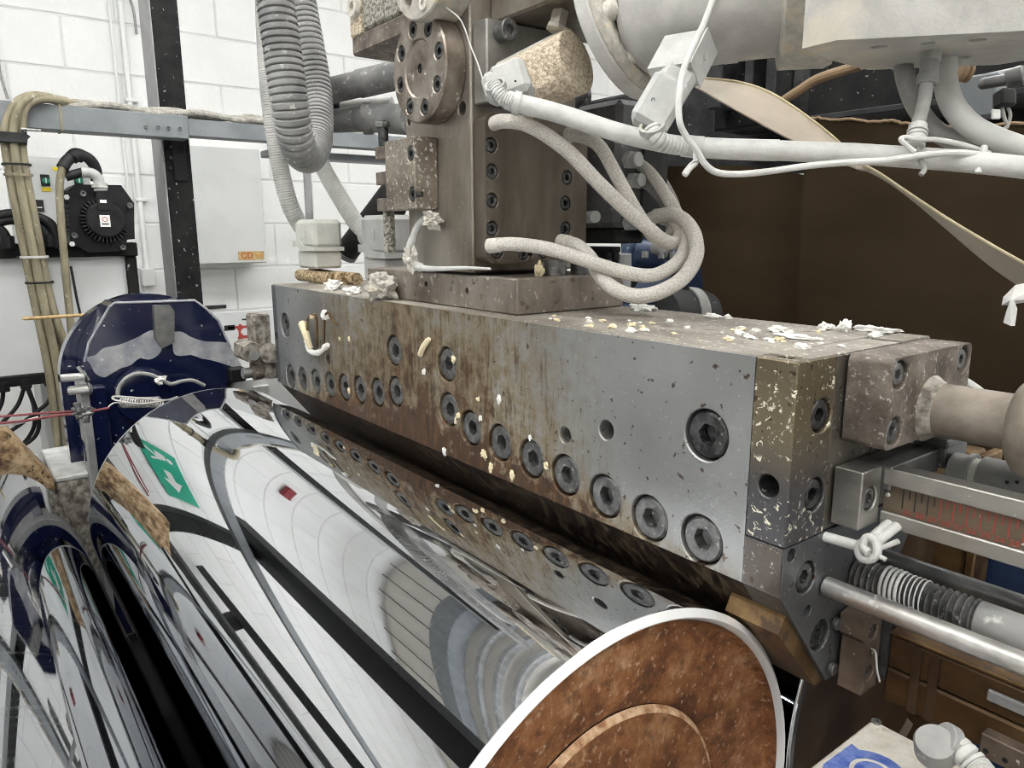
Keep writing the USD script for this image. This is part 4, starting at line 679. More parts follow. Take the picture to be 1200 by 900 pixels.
# ------------------------------------------------------------------ adapter tower on the die
BX0, BX1, BF, BB, BT = -.797, -.398, .030, .214, .2455
t = Thing('adapter_block', 'flat brown steel block bolted on top of the die under the tower', 'machine part')
bh = [drill(P(px, py, 'Y', BF), -Y, .0042, .02, 16) for px, py in ((499, 333), (547, 341))]
t.add('block', carve(box(BX0, BX1, BF, BB, DH + .0012, BT, .0015), bh), 'base_steel', smooth=25)
for px, py in ((651, 318), (681, 319)):
    c = P(px, py - 4, 'X', -.425); t.add('screw', screw(np.array([-.425, min(c[1], BB - .016), BT]), Z, .0145, .020, sunk=.001), 'screw_grey')
t.done()
TX0, TX1, TF, TB = -.648, -.484, .0245, .20
def F_(px, py, y=TF): return P(px, py, 'Y', y)
t = Thing('adapter_tower', 'tall brownish steel adapter block rising from the die', 'machine part')
th_ = [drill(F_(541, 127), -Y, .0085, .03, 24), drill(F_(524, 9), -Y, .0085, .03, 24), drill(F_(479, 143), -Y, .005, .03, 18)]
t.add('tower', carve(box(TX0, TX1, TF, TB, BT + .004, .95, .002), th_), 'tower_steel', smooth=25)
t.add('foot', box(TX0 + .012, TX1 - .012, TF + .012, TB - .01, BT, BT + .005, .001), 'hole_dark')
# round end flange
dc = np.array([-.559, 0, .507]); DRd = .0665; y_f, y_b = -.005, TF
hc = [dc + .050 * np.array([math.cos(a), 0, math.sin(a)]) + Y * y_f for a in np.radians(np.arange(8) * 45 + 22.5 - 8)]
pin = [dc + .050 * np.array([math.cos(a), 0, math.sin(a)]) + Y * y_f for a in np.radians([98, 278])] + [dc + Y * (y_f + .002)]
q = lathe([(0, y_b - .001), (DRd, y_b - .001), (DRd, y_f + .002), (DRd - .002, y_f), (.036, y_f), (.034, y_f + .002), (0, y_f + .002)][::-1], dc, Y, 96)
fl = t.add('end_flange', carve(q, [drill(c, -Y, .0098, .012, 28) for c in hc] + [drill(c, -Y, .0056, .012, 16) for c in pin]), 'disc_steel', smooth=25, label='round bolted steel flange')
for c in hc: t.add('screw', screw(c, -Y, .0090, -.0012, hexr=.0050, depth=.007, sunk=.010, n=24, turn=rng.uniform(0, 1)), 'screw_black', parent=fl)
t.add('pin', screw(pin[2], -Y, .0040, -.001, sunk=.006, n=12), 'hole_dark', parent=fl)
# cover plate on the right side
CX = -.459
def R_(px, py, x=CX): return P(px, py, 'X', x)
ca, cb, cz0, cz1 = R_(569, 200)[1], R_(688, 200)[1], R_(575, 309)[2], R_(572, 132)[2]
rp = shapely.box(ca, cz0, cb, cz1).buffer(-.012).buffer(.012)
scr = [(576, 170), (577, 201), (577, 235), (577, 268), (667, 157), (665, 208), (663, 238), (663, 268), (583, 295), (614, 297), (637, 295)]
cp_ = t.add('cover_plate', carve(prism(rp, 'X', TX1, CX), [drill(R_(*q), X, .0092, .011, 26) for q in scr] + [drill(R_(624, 147), X, .005, .01, 16), drill(R_(622, 297), X, .004, .01, 16)]), 'cover_steel', smooth=25, label='dark screwed cover plate with rounded corners')
for q in scr: t.add('screw', screw(R_(*q), X, .0082, -.001, hexr=.0046, depth=.007, sunk=.009, n=24, turn=rng.uniform(0, 1)), 'screw_black', parent=cp_)
# upper side block with a big cap screw
bx = -.455; a, b = P(570, 20, 'X', bx), P(575, 120, 'X', bx)
ub = t.add('side_block', box(TX1, bx, a[1], P(664, 60, 'X', bx)[1], b[2], a[2], .002), 'block_steel')
t.add('cap_screw', screw(P(587, 38, 'X', bx), X, .0125, .019, sunk=.001, n=30), 'screw_grey', parent=ub)
t.add('head_plate', box(TX1, -.30, .055, .30, P(620, 9, 'X', -.40)[2], .95, .003), 'tower_steel')
t.add('washer', cyl(R_(520, 6, -.5) * 0 + np.array([TX1, .05, .57]), [TX1 + .001, .05, .57], .001, 8), 'tower_steel')
t.done()
t = Thing('upper_flange', 'dusty round flange at the top edge above the bolted disc', 'flange')
uc = P(490, -46, 'Y', -.02); q = lathe([(0, 0), (.064, 0), (.066, .002), (.066, .044), (0, .044)], uc, Y, 72)
hh = [P(478, 1, 'Y', -.02), P(496, 4, 'Y', -.02)]
t.add('flange', carve(q, [drill(hh[0], -Y, .009, .02, 24)]), 'dusty_grey', smooth=25); t.add('screw', screw(hh[1], -Y, .0085, .002, sunk=.001), 'screw_dusty'); t.done()
t = Thing('dusty_block', 'square block under thick grey dust at the top left of the tower', 'machine part')
a, b = P(436, 0, 'Y', .0), P(436, 31, 'Y', .0); x_r = P(474, 20, 'Y', .0)[0]
t.add('block', box(b[0] - .03, x_r + .05, .0, .1, b[2], b[2] + .2, .003), 'dusty_dark'); t.add('front_strip', box(b[0] - .062, b[0] - .03, -.004, .1, b[2] - .004, b[2] + .2, .002), 'dusty_tan'); t.add('lip', box(b[0] - .066, x_r + .06, .0, .11, b[2] - .028, b[2] - .001, .003), 'fitting_dusty')
t.add('screw', screw(P(417, 9, 'Y', -.004), -Y, .014, .008, sunk=.001), 'screw_dusty'); t.done()
CF0, CFB = -.012, TF
t = Thing('clamp_block', 'small steel clamp block with two screws and white scuffs left of the tower', 'machine part')
a, b = P(450, 166, 'Y', CF0), P(487, 245, 'Y', CF0)
cs = [P(480.5, 180, 'Y', CF0), P(482.5, 228, 'Y', CF0)]
t.add('block', carve(box(a[0], b[0], CF0, CFB - .0005, b[2], a[2], .0015), [drill(c, -Y, .0098, .012, 26) for c in cs]), 'clamp_steel', smooth=25)
for c in cs: t.add('screw', screw(c, -Y, .0088, -.001, hexr=.005, depth=.007, sunk=.010, n=24, turn=.4), 'screw_black')
for py in (179, 209, 240): c = P(446, py, 'Y', .0); t.add('tab', box(a[0] - .052, a[0], .0, .022, c[2] - .009, c[2] + .009, .001), 'fitting_dusty')
c = P(449, 155, 'Y', .012); t.add('stud', cyl(c + Z * -.02, c + Z * .016, .0075, 16), 'screw_black'); t.add('stud_head', cyl(c + Z * .006, c + Z * .014, .012, 6), 'screw_grey')
c = P(456, 262, 'Y', .012); t.add('threaded_rod', cyl(c - Z * .042, c + Z * .03, .0085, 16), 'dusty_dark'); t.done()
t = Thing('sealant_rope', 'white sealed sensor lead curling from the tower onto the base block', 'cable')
t.add('lead', cable([F_(514, 258, .016), F_(500, 256, .012), F_(490, 264, .010), F_(484, 280, .008), F_(480, 297, .006), F_(484, 308, .006), F_(495, 314, .010), F_(515, 315, .014), F_(545, 314, .016), F_(575, 315, .020)], np.r_[np.full(24, .0052), np.full(24, .0064), np.linspace(.0045, .0015, 25)], 10, 8), 'cable_white')
t.add('crust', crumb(F_(506, 258, .010), (.014, .012, .012), 11), 'screw_dusty'); t.add('crust', crumb(F_(481, 303, .002), (.010, .010, .016), 12), 'screw_dusty'); t.done()
t = Thing('fine_wire', 'single thin white wire curving down from the tower past the disc', 'wire'); t.add('wire', cable([F_(522, 8, -.002), F_(540, 24, -.005), F_(552, 55, -.01), F_(560, 75, -.02), F_(571, 110, -.03)], .0009, 6), 'cable_white'); t.done()

# ------------------------------------------------------------------ pipes and hoses left of the tower
def T3(name, pts, r, mat, lab, c='pipe', n=24, extra=()):
    t = Thing(name, lab, c); t.add('tube', cable(path(pts), r, n), mat)
    for nm, q, m_ in extra: t.add(nm, q, m_)
    return t.done()
a, b = PD(340, 117, 1.62), PD(475, 86, 1.50); m_ = a + (b - a) * .62
t = Thing('lagged_pipe', 'upper thick grey lagged pipe rising to the right behind the tower', 'pipe'); t.add('pipe', cyl(a, b, .0262, 32), 'lagging'); t.add('sleeve', cyl(m_, b, .0285, 32), 'lagging'); t.done()
t = Thing('lagged_pipe', 'thin middle pipe between two lagged pipes left of the tower', 'pipe'); t.add('pipe', cyl(PD(340, 131, 1.66), PD(460, 122, 1.6), .015, 24), 'conduit_light'); t.add('sleeve', cyl(PD(340, 131, 1.66), PD(402, 126.5, 1.63), .0165, 24), 'dark_machine'); t.done()
t = Thing('lagged_pipe', 'lower sagging lagged pipe with taped joints left of the tower', 'pipe')
t.add('pipe', cable(path([(335, 143, 1.66), (390, 142, 1.62), (430, 139, 1.58), (482, 140, 1.5)]), np.linspace(.021, .031, 25), 24), 'lagging'); t.add('tape', cable(path([(426, 139, 1.57), (431, 139, 1.57), (436, 139, 1.57)]), .0325, 20), 'lagging'); t.done()
t = Thing('diagonal_strut', 'grey tube strut leaning behind the clamp block', 'strut'); t.add('tube', cyl(PD(404, 298, 1.66), PD(462, 222, 1.56), .026, 24), 'dark_machine'); t.add('end', cyl(PD(404, 298, 1.66), PD(407, 294, 1.655), .0275, 24), 'steel_edge'); t.done()
one('back_strut', cyl(PD(452, 282, 1.6), PD(470, 235, 1.55), .018, 16), 'black_plain', 'black strut crossing behind the threaded rod', 'strut')
_q = PD(361, 225, 2.3); one('back_conduit', cyl([_q[0], _q[1], z0 + .001], [_q[0], _q[1], PD(360, 150, 2.3)[2]], .012, 12), 'steel_edge', 'thin grey upright tube behind the two hanging hoses', 'pipe')
one('hose_loop', ribbed(path([(300, -260, 1.22), (310, -120, 1.22), (323, 0, 1.22), (331, 60, 1.23), (341, 130, 1.25), (350, 172, 1.30), (362, 182, 1.38), (371, 160, 1.45), (371, 110, 1.5), (361, 50, 1.5), (349, -20, 1.5), (336, -130, 1.5), (330, -260, 1.5)]), np.float64(.0315), .0108, .0045, 26, 12), 'conduit_grey', 'thick grey corrugated hose hanging in a loop from the top edge', 'hose')
def hose(pts, r, lab): one('corrugated_hose', ribbed(path(pts), r, .0048, .0016, 18, 10), 'conduit_light', lab, 'hose')
hose([(307, -260, 1.5), (307, -120, 1.5), (309, -20, 1.5), (312, 60, 1.5), (318, 130, 1.5), (328, 195, 1.52), (339, 238, 1.54), (352, 264, 1.57), (362, 276, 1.585)], .0180, 'narrow light hose running down to the pale connector on the left')
hose([(365, 150, 1.56), (376, 190, 1.55), (394, 224, 1.52), (415, 258, 1.50), (428, 272, 1.49), (436, 279, 1.48)], .0172, 'narrow light hose leading to the grey connector beside the base block')
def connector(name, lab, base, w, d, h, mat, elbow):
    """hooded cable connector: housing, hood, side lever, cable entry"""
    t = Thing(name, lab, 'connector'); x, y, z = base
    t.add('socket', box(x - w * .46, x + w * .46, y - d * .46, y + d * .46, z, z + h * .36, .004), mat)
    t.add('hood', box(x - w / 2, x + w / 2, y - d / 2, y + d / 2, z + h * .42, z + h, .008), mat)
    t.add('collar', prism([(x - w * .54, z + h * .44), (x - w * .30, z + h * .44), (x - w * .12, z + h * .36), (x + w * .54, z + h * .36), (x + w * .54, z + h * .44), (x, z + h * .46), (x - w * .2, z + h * .56), (x - w * .54, z + h * .56)], 'Y', y - d * .56, y + d * .5), mat)
    lv = t.add('lever', prism([(y - d * .3, z + h * .2), (y + d * .1, z + h * .2), (y + d * .15, z + h * .5), (y - d * .05, z + h * .62), (y - d * .3, z + h * .5)], 'X', x - w * .62, x - w * .50), mat); t.add('lever_pin', cyl([x - w * .66, y - d * .05, z + h * .38], [x - w * .5, y - d * .05, z + h * .38], .007, 14), 'screw_grey', parent=lv)
    t.add('name_plate', box(x - w * .16, x + w * .1, y - d / 2 - .0012, y - d / 2, z + h * .62, z + h * .78, .0005), mat)
    e0, e1 = elbow; t.add('cable_entry', cyl(e0, e1, .0235, 24, r2=.021), mat); t.done()
c1 = np.array([-1.165, .105, DH + .004]); connector('hose_connector', 'pale cream hooded connector standing on the left end of the die', c1 + [0, 0, .026], .10, .062, .098, 'connector_light', (PD(357, 271, 1.575), PD(372, 283, 1.60)))
c2 = P(452, 331, 'Y', .16) + [-.0, 0, .0]; c2 = np.array([P(455, 320, 'Y', .13)[0], .13, DH + .014]); connector('hose_connector', 'darker grey hooded connector tucked behind the base block', c2, .095, .06, .118, 'connector_grey', (PD(431, 275, 1.485), PD(445, 285, 1.45)))
t = Thing('insulation_rope', 'frayed brown glass rope packed under the pale connector', 'insulation')
for k in range(3):
    y_ = .085 + .018 * k; t.add('strand', cable([[-1.225, y_, DH + .013], [-1.18, y_ - .004, DH + .014], [-1.13, y_, DH + .012], [-1.075 + .02 * k, y_ + .004, DH + .012]], .0125, 12), 'rope')
t.done()
one('insulation_tuft', cat(crumb(PD(447, 320, 1.44), (.03, .03, .05), 71), crumb(PD(452, 334, 1.42), (.02, .02, .022), 72)), 'crumb', 'white fluffy insulation tuft between the two connectors', 'insulation')
one('insulation_wad', crumb(P(448, 337, 'Z', DH + .018), (.034, .026, .026), 73), 'dusty_grey', 'grey wad of insulation at the corner of the base block', 'insulation')
for k, (px, py, s) in enumerate(((392, 335, .014), (388, 338, .010), (414, 342, .011), (450, 341, .013), (406, 340, .006))): one('white_fluff', crumb(P(px, py, 'Z', DH + s * .4), (s * 1.3, s, s * .8), 80 + k), 'crumb', ['white fluff in front of the rope packing', 'small white fluff left of the larger tuft on the die edge', 'white fluff halfway between rope packing and base block', 'white fluff at the front corner of the base block', 'tiny white crumb beside the rope packing'][k], 'fluff')

# ------------------------------------------------------------------ braided hoses and the dark valve box right of the tower
def bh_(pts, r, lab, mat='braid', ends=()):
    t = Thing('braided_hose', lab, 'hose'); p = spline(path(pts), 10); t.add('hose', tube(p, r, 16), mat)
    e = p[0]; d = p[2] - p[0]; t.add('ferrule', cyl(e - d / np.linalg.norm(d) * .006, e + d / np.linalg.norm(d) * .012, r * 1.12, 18), 'screw_dusty'); return t.done()
bh_([(572, 148, .925), (590, 142, .90), (622, 148, .885), (664, 176, .89), (700, 213, .90), (733, 245, .905), (760, 268, .91), (779, 283, .925), (793, 283, .95), (796, 268, .975), (786, 254, 1.0), (768, 252, 1.03)], .0088, 'upper light braided hose from the top of the cover plate to the hooked loop')
bh_([(664, 158, .99), (684, 161, .97), (703, 172, .95), (722, 205, .935), (741, 240, .93), (757, 265, .935), (768, 278, .95), (784, 278, .985), (790, 262, 1.02), (776, 256, 1.05)], .0086, 'light braided hose from the right screw row crossing behind the upper hose')
bh_([(577, 288, .925), (600, 286, .91), (640, 291, .90), (680, 303, .89), (720, 316, .885), (758, 323, .885), (782, 316, .895), (799, 300, .92), (803, 280, .95), (797, 258, .98), (780, 228, 1.0), (762, 203, 1.02), (744, 189, 1.04)], .0084, 'long braided hose from the lower left screw that loops inside')
bh_([(660, 284, .96), (676, 288, .94), (692, 303, .915), (703, 322, .90), (722, 340, .885), (748, 347, .88), (776, 341, .88), (801, 325, .885), (815, 302, .90), (815, 280, .925), (806, 262, .95), (791, 252, .975), (774, 252, 1.0), (762, 257, 1.02)], .0092, 'outermost braided hose making the big loop over the die top')
bh_([(743, 213, 1.04), (756, 214, 1.03), (770, 226, 1.03), (782, 243, 1.04), (788, 262, 1.05)], .0082, 'short dark hose from the lower gland of the valve box', 'braid_dark')
bh_([(752, 184, 1.12), (766, 197, 1.10), (778, 216, 1.09), (790, 240, 1.08), (794, 262, 1.08)], .0080, 'dark hose behind the other loops at the brown sheet', 'braid_dark')
bh_([(728, 238, 1.10), (745, 236, 1.09), (762, 243, 1.09), (776, 258, 1.09), (779, 270, 1.09)], .0075, 'dark hose curving low beside the hex plug', 'braid_dark')
bh_([(722, 150, 1.16), (735, 165, 1.14), (748, 190, 1.13), (760, 212, 1.12)], .0070, 'dark hose end coming down under the white cable', 'braid_dark')
vc = PD(722, 284, 1.03)
t = Thing('valve_box', 'dark grey valve housing behind the braided hoses', 'machine part')
vx0 = vc[0] - .095; vy1 = vc[1] + .075; vz1 = PD(722, 120, 1.03)[2]
t.add('housing', box(vx0, vc[0], vc[1], vy1, vc[2] + .02, vz1, .008), 'box_dark')
t.add('bottom_flange', box(vx0 + .01, vc[0] - .01, vc[1] + .008, vy1 - .008, vc[2] - .002, vc[2] + .02, .003), 'black_plain')
t.add('side_plate', box(vc[0] + .0, vc[0] + .006, vc[1] + .045, vy1 + .02, vc[2] + .005, vz1 - .02, .001), 'dark_machine')
c = P(735, 261, 'X', vc[0]); d_ = t.add('hex_plug', cyl(c, c + X * .014, .0115, 6), 'connector_grey'); t.add('plug_nose', cyl(c + X * .014, c + X * .024, .0075, 16), 'connector_grey', parent=d_)
for q, r_ in (((735, 188), .0125), ((739, 212), .011)): c = P(*q, 'X', vc[0]); g_ = t.add('gland', cyl(c, c + X * .012, r_, 6), 'connector_grey'); t.add('gland_nose', cyl(c + X * .012, c + X * .022, r_ * .8, 16), 'connector_grey', parent=g_)
t.add('pin', cyl(vc + [-.10, .02, .035], vc + [-.03, -.012, .035], .0085, 20), 'connector_grey')
t.add('arm', box(vx0 - .03, vx0 + .02, vc[1] + .01, vc[1] + .03, vc[2] + .10, vc[2] + .13, .003), 'dark_machine'); t.done()
t = Thing('terminal_strip', 'small black terminal strip under the dark valve box', 'connector')
a = PD(700, 292, 1.06); t.add('strip', box(a[0] - .03, a[0] + .035, a[1], a[1] + .012, a[2] - .004, a[2] + .004, .001), 'black_plain')
for k in range(5): t.add('tooth', box(a[0] - .028 + .014 * k, a[0] - .021 + .014 * k, a[1], a[1] + .010, a[2] - .014, a[2] - .004, .0008), 'black_plain')
t.add('leg', cyl(PD(717, 296, 1.06), PD(722, 309, 1.06), .0045, 10), 'black_plain'); t.done()
one('rear_post', box(*(lambda a: (a[0] - .02, a[0] + .02, a[1], a[1] + .03, DH + .0012, a[2]))(PD(716, 297, 1.22)), .002), 'steel_edge', 'grey steel post behind the hose loops', 'post')
# blue pump far behind
t = Thing('blue_pump', 'blue painted pump unit with a grey rounded cover behind the hose loop', 'pump')
q = PD(770, 345, 1.75)
t.add('body', cyl(PD(735, 345, 1.8), PD(812, 345, 1.72), .085, 36), 'blue_machine'); t.add('top_pipe', cable(path([(738, 316, 1.74), (742, 290, 1.74), (757, 277, 1.74), (778, 282, 1.74), (790, 296, 1.74)]), .026, 20), 'blue_machine')
t.add('flange', cyl(PD(748, 296, 1.70), PD(795, 300, 1.66), .030, 24), 'blue_machine'); t.add('clamp', cyl(PD(768, 287, 1.66), PD(786, 292, 1.64), .022, 20), 'cable_grey')
for px, py in ((756, 303), (775, 304), (788, 303)): t.add('bolt', cyl(PD(px, py, 1.63), PD(px, py - 8, 1.63), .008, 8), 'screw_grey')
t.add('arch', tube(spline(path([(738, 338, 1.64), (752, 322, 1.62), (775, 318, 1.60), (795, 326, 1.60), (806, 345, 1.60), (810, 375, 1.60)]), 8), .007, 10), 'black_plain')
t.add('foot', obox(PD(770, 385, 1.75), X, Y, Z, .2, .16, .12, .004), 'blue_machine')
dm = PD(806, 372, 1.62)
t.add('motor_cover', lathe([(0, -.06), (.052, -.06), (.060, -.045), (.062, .03), (.056, .05), (.04, .058), (0, .060)], dm, RT * .9 + FW * .4, 36), 'dark_machine'); t.add('cover_band', lathe([(.062, -.012), (.066, -.012), (.066, .012), (.062, .012), (.062, -.012)], dm, RT * .9 + FW * .4, 36), 'conduit_grey'); t.done()

# ------------------------------------------------------------------ brown paper web and dark steel behind
def sheet(pts_top, pts_bot, thick):
    """a hanging sheet with thickness between an upper and a lower edge line"""
    a, b = np.asarray(pts_top), np.asarray(pts_bot); n = len(a); d = np.array([-.25, 1., 0]) * thick / 1.03
    v = np.vstack([a, b, b + d, a + d]); f = []
    for k in range(4):
        for i in range(n - 1):
            o1, o2 = k * n, ((k + 1) % 4) * n; f += [(o1 + i, o2 + i, o2 + i + 1), (o1 + i, o2 + i + 1, o1 + i + 1)]
    f += [(0, n, 2 * n), (0, 2 * n, 3 * n), (n - 1, 3 * n - 1, 2 * n - 1), (n - 1, 4 * n - 1, 3 * n - 1)]
    q = trimesh.Trimesh(v, f, process=False); q.fix_normals(); return q
def edge(pts, y): return spline([P(px, py, 'Y', y + .05 * math.sin(px * .008)) for px, py in pts], 6)
top = edge([(728, 196), (800, 195), (860, 194), (900, 198), (950, 206), (1010, 214), (1120, 220), (1260, 224)], 1.15)
bot = top.copy(); bot[:, 2] = -.75; bot[:, :2] += .02
one('brown_web', sheet(top, bot, .004), 'paper_brown_shaded', 'large brown paper web hanging behind the die, shadow put into its colour', 'paper web')
top = edge([(945, 141), (957, 139), (975, 142), (1000, 141), (1020, 144), (1045, 143), (1062, 146), (1090, 148), (1140, 150), (1200, 146), (1260, 146)], 1.08); top[:, 2] += .004 * (rng.random(len(top)) - .5)
bot = top.copy(); bot[:, 2] = -.5; bot[:, 1] += .05
t = Thing('brown_web', 'nearer brown board with a torn upper edge behind the white cable', 'paper web'); t.add('board', sheet(top, bot, .006), 'paper_brown_shaded'); t.add('torn_edge', tube(top + [0, -.001, .002], .0035, 6), 'card_brown'); t.done()
a, b = P(690, 60, 'Y', 1.32), P(1300, 60, 'Y', 1.32)
t = Thing('press_frame', 'dark scuffed steel cross frame above the brown web', 'machine part')
t.add('cross_beam', box(P(838, 90, 'Y', 1.25)[0], b[0], 1.25, 1.40, P(950, 139, 'Y', 1.25)[2], P(950, 70, 'Y', 1.25)[2], .006), 'black_steel')
t.add('back_plate', box(P(762, 90, 'Y', 1.42)[0], b[0], 1.42, 1.46, P(900, 205, 'Y', 1.42)[2], P(900, -60, 'Y', 1.42)[2], .004), 'dark_machine')
t.add('lower_flange', box(P(900, 140, 'Y', 1.22)[0], b[0], 1.20, 1.40, P(950, 144, 'Y', 1.22)[2], P(950, 137, 'Y', 1.22)[2], .002), 'dark_machine')
for px, w in ((830, 16), (872, 10), (897, 12)): t.add('rib', box(P(px, 90, 'Y', 1.18)[0], P(px + w, 90, 'Y', 1.18)[0], 1.18, 1.42, P(px, 128, 'Y', 1.18)[2], P(px, 0, 'Y', 1.18)[2], .003), 'dark_machine')
t.add('hanger', box(P(930, 90, 'Y', 1.0)[0], P(941, 90, 'Y', 1.0)[0], 1.0, 1.03, P(936, 132, 'Y', 1.0)[2], P(936, 60, 'Y', 1.0)[2], .003), 'dark_machine')
t.add('tie_bar', cable([P(912, 122, 'Y', .98), P(935, 107, 'Y', .97), P(960, 92, 'Y', .97), P(1010, 76, 'Y', .97)], .010, 10), 'card_brown')
t.add('trunnion', cyl(P(1150, 96, 'Y', .9), P(1200, 86, 'Y', .85), .012, 18), 'dark_steel'); t.done()
t = Thing('dark_gearcase', 'dark machine casing behind the tower and the dusty flange', 'machine part')
t.add('casing', box(P(600, 100, 'Y', .95)[0], P(760, 100, 'Y', .95)[0], .95, 1.10, P(690, 172, 'Y', .95)[2], P(690, 118, 'Y', .95)[2], .006), 'dark_machine')
t.add('boss', cyl(P(700, 150, 'Y', .94), P(700, 150, 'Y', .84), .045, 28), 'box_dark'); t.add('cover', box(P(664, 120, 'Y', .9)[0], P(676, 120, 'Y', .9)[0], .9, 1.0, P(670, 158, 'Y', .9)[2], P(670, 116, 'Y', .9)[2], .003), 'box_dark')
t.add('pipe', cyl(P(640, 138, 'Y', .86), P(672, 112, 'Y', .86), .018, 20), 'connector_grey'); t.add('post', box(P(745, 150, 'Y', 1.0)[0], P(760, 150, 'Y', 1.0)[0], 1.0, 1.06, z0 + .001, P(750, 120, 'Y', 1.0)[2], .003), 'dark_machine'); t.done()
c = P(690, 113, 'Y', .42); one('cap_bolt', screw(P(671, 113, 'Y', .30), -Y, .022, .03, sunk=.02, n=28), 'screw_black', 'large black cap bolt under the tan dusted housing', 'bolt')
# cream paper edge strip
up_ = [(806, 90, 1.0), (832, 93, 1.0), (866, 97, .985), (902, 109, .97), (940, 133, .945), (976, 161, .92), (1004, 188, .89), (1032, 205, .86), (1066, 228, .83), (1110, 257, .80), (1160, 287, .77), (1215, 318, .74)]
lo_ = [(800, 96, .96), (818, 103, .955), (846, 119, .94), (880, 138, .92), (915, 157, .90), (948, 173, .885), (992, 192, .88), (1028, 207, .875), (1066, 233, .865), (1110, 270, .84), (1160, 312, .81), (1215, 350, .78)]
A, B = spline(run_on(up_, 2.), 6), spline(run_on(lo_, 2.), 6)
nrm = np.cross(np.gradient(A, axis=0), B - A); nrm /= np.linalg.norm(nrm, axis=1, keepdims=True) + 1e-9
v = np.vstack([A, B, B + nrm * .0018, A + nrm * .0018]); n = len(A); f = []
for k in range(4):
    for i in range(n - 1): o1, o2 = k * n, ((k + 1) % 4) * n; f += [(o1 + i, o2 + i, o2 + i + 1), (o1 + i, o2 + i + 1, o1 + i + 1)]
f += [(0, n, 2 * n), (0, 2 * n, 3 * n), (n - 1, 3 * n - 1, 2 * n - 1), (n - 1, 4 * n - 1, 3 * n - 1)]
q = trimesh.Trimesh(v, f, process=False); q.fix_normals()
t = Thing('paper_strip', 'long cream paper edge strip hanging down to the right under the white cables', 'paper'); t.add('strip', q, 'paper_cream', smooth=50); t.add('frayed_edge', tube(A + [0, 0, .001], .0016, 6), 'crumb_cream'); t.done()
t = Thing('plastic_scrap', 'crumpled translucent grey plastic scrap at the right edge under the paper strip', 'scrap')
pp = path([(1270, 318, .72), (1192, 334, .72), (1178, 348, .715), (1176, 358, .71), (1186, 352, .70), (1190, 362, .70), (1187, 382, .70), (1178, 378, .705), (1181, 366, .71), (1200, 352, .715), (1270, 344, .72)])
q = hull([p_ + np.array([.001, .002, 0]) * s for p_ in pp[:5] + pp[9:] for s in (-1, 1)]); t.add('sheet', q, 'scrap', smooth=False); q = hull([p_ + np.array([.001, .002, 0]) * s for p_ in pp[4:9] for s in (-1, 1)]); t.add('flap', q, 'scrap', smooth=False); t.done()

# ------------------------------------------------------------------ dusty drive, white boxes and cables at the top right
def ax(r, u, f): v = r * RT + u * UP + f * FW; return v / np.linalg.norm(v)
D1 = ax(.90, .34, -.28); D1u = ax(-.36, .93, .05); D1n = np.cross(D1, D1u)
t = Thing('dusty_drive', 'dust caked drive housing with a big bolted flange and thick pipe at the top', 'machine part')
D1b = D1; D1bn, D1bu = D1n, np.cross(D1n, D1); D1 = ax(.74, .25, -.60); fcn = PD(731, 33, .825)
t.add('tan_body', obox(PD(634, 93, .85), D1b, D1bu, D1bn, .074, .056, .06, .008), 'dusty_tan')
t.add('tan_collar', cyl(PD(655, 82, .845), PD(676, 72, .83), .035, 36), 'dusty_tan')
t.add('top_plate', obox(PD(628, 66, .88), D1b, D1bu, D1bn, .10, .02, .03, .005), 'dusty_grey')
fl = t.add('flange_disc', lathe([(0, -.014), (.0765, -.014), (.078, -.012), (.078, .000), (.0765, .002), (0, .002)], fcn, D1, 72), 'dusty_white', smooth=25)
t.add('flange_body', lathe([(0, .002), (.076, .002), (.0768, .004), (.0755, .011), (.072, .0145), (.050, .0155), (.043, .020), (0, .021)], fcn, D1, 72), 'dusty_grey', smooth=25)
u1 = UP - D1 * (UP @ D1); u1 /= np.linalg.norm(u1); v1 = np.cross(D1, u1)
for k in range(8):
    a = math.radians(k * 45 + 14); c0 = fcn + D1 * .0145 + .0625 * (math.cos(a) * u1 + math.sin(a) * v1); t.add('cap_screw', screw(c0, D1, .0105, .014, sunk=.002, n=28), 'screw_dusty', parent=fl)
p0 = PD(728, 38, .80); pth = path([(748, 30, .808), (765, 24, .793), (788, 14, .775), (835, 2, .757), (900, -8, .745), (990, -16, .73)])
t.add('pipe', tube(spline(pth, 8), np.r_[np.full(3, .036), .039, .044, .0495, .0535, .0555, .057, .058, .059, np.full(30, .0605)], 48), 'dusty_white')
t.add('pipe_collar', tube(spline(path([(846, -1, .756), (858, -3, .753), (868, -4, .751)]), 6), .0622, 48), 'dusty_white')
t.add('pipe_end', tube(spline(path([(912, -10, .743), (930, -12, .739), (985, -16, .725)]), 6), np.r_[.060, np.full(11, .074), .070], 48), 'dusty_grey')
hx = PD(683, 24, .86); nt = t.add('hex_fitting', cyl(PD(652, 33, .86), PD(657, 13, .86), .0105, 6), 'dusty_grey'); t.add('hex_collar', cyl(PD(651, 36, .86), PD(652.5, 31, .86), .0125, 6), 'dusty_grey', parent=nt); t.done()
zb = PD(981, 47, .62)[2]
t = Thing('white_gearbox', 'large white dusted casing with holes in its underside at the top right corner', 'machine part')
poly = [P(px, py, 'Z', zb)[:2] for px, py in ((940, 57), (981, 47), (1200, 36), (1290, 31), (1290, 56), (1182, 74), (1168, 76), (1017, 82), (975, 71))]
hl = [drill(P(px, py, 'Z', zb), -Z, r_, .03, 24) for px, py, r_ in ((1030, 55.5, .0068), (1087, 51.5, .0068), (1145, 47.5, .0068), (1129, 67.5, .0062))]
t.add('casing', carve(prism([tuple(q) for q in poly], 'Z', zb, zb + .55), hl), 'dusty_white', smooth=25); t.done()
t = Thing('cable_gland', 'grey cable gland with a short lead hanging under the white casing', 'connector')
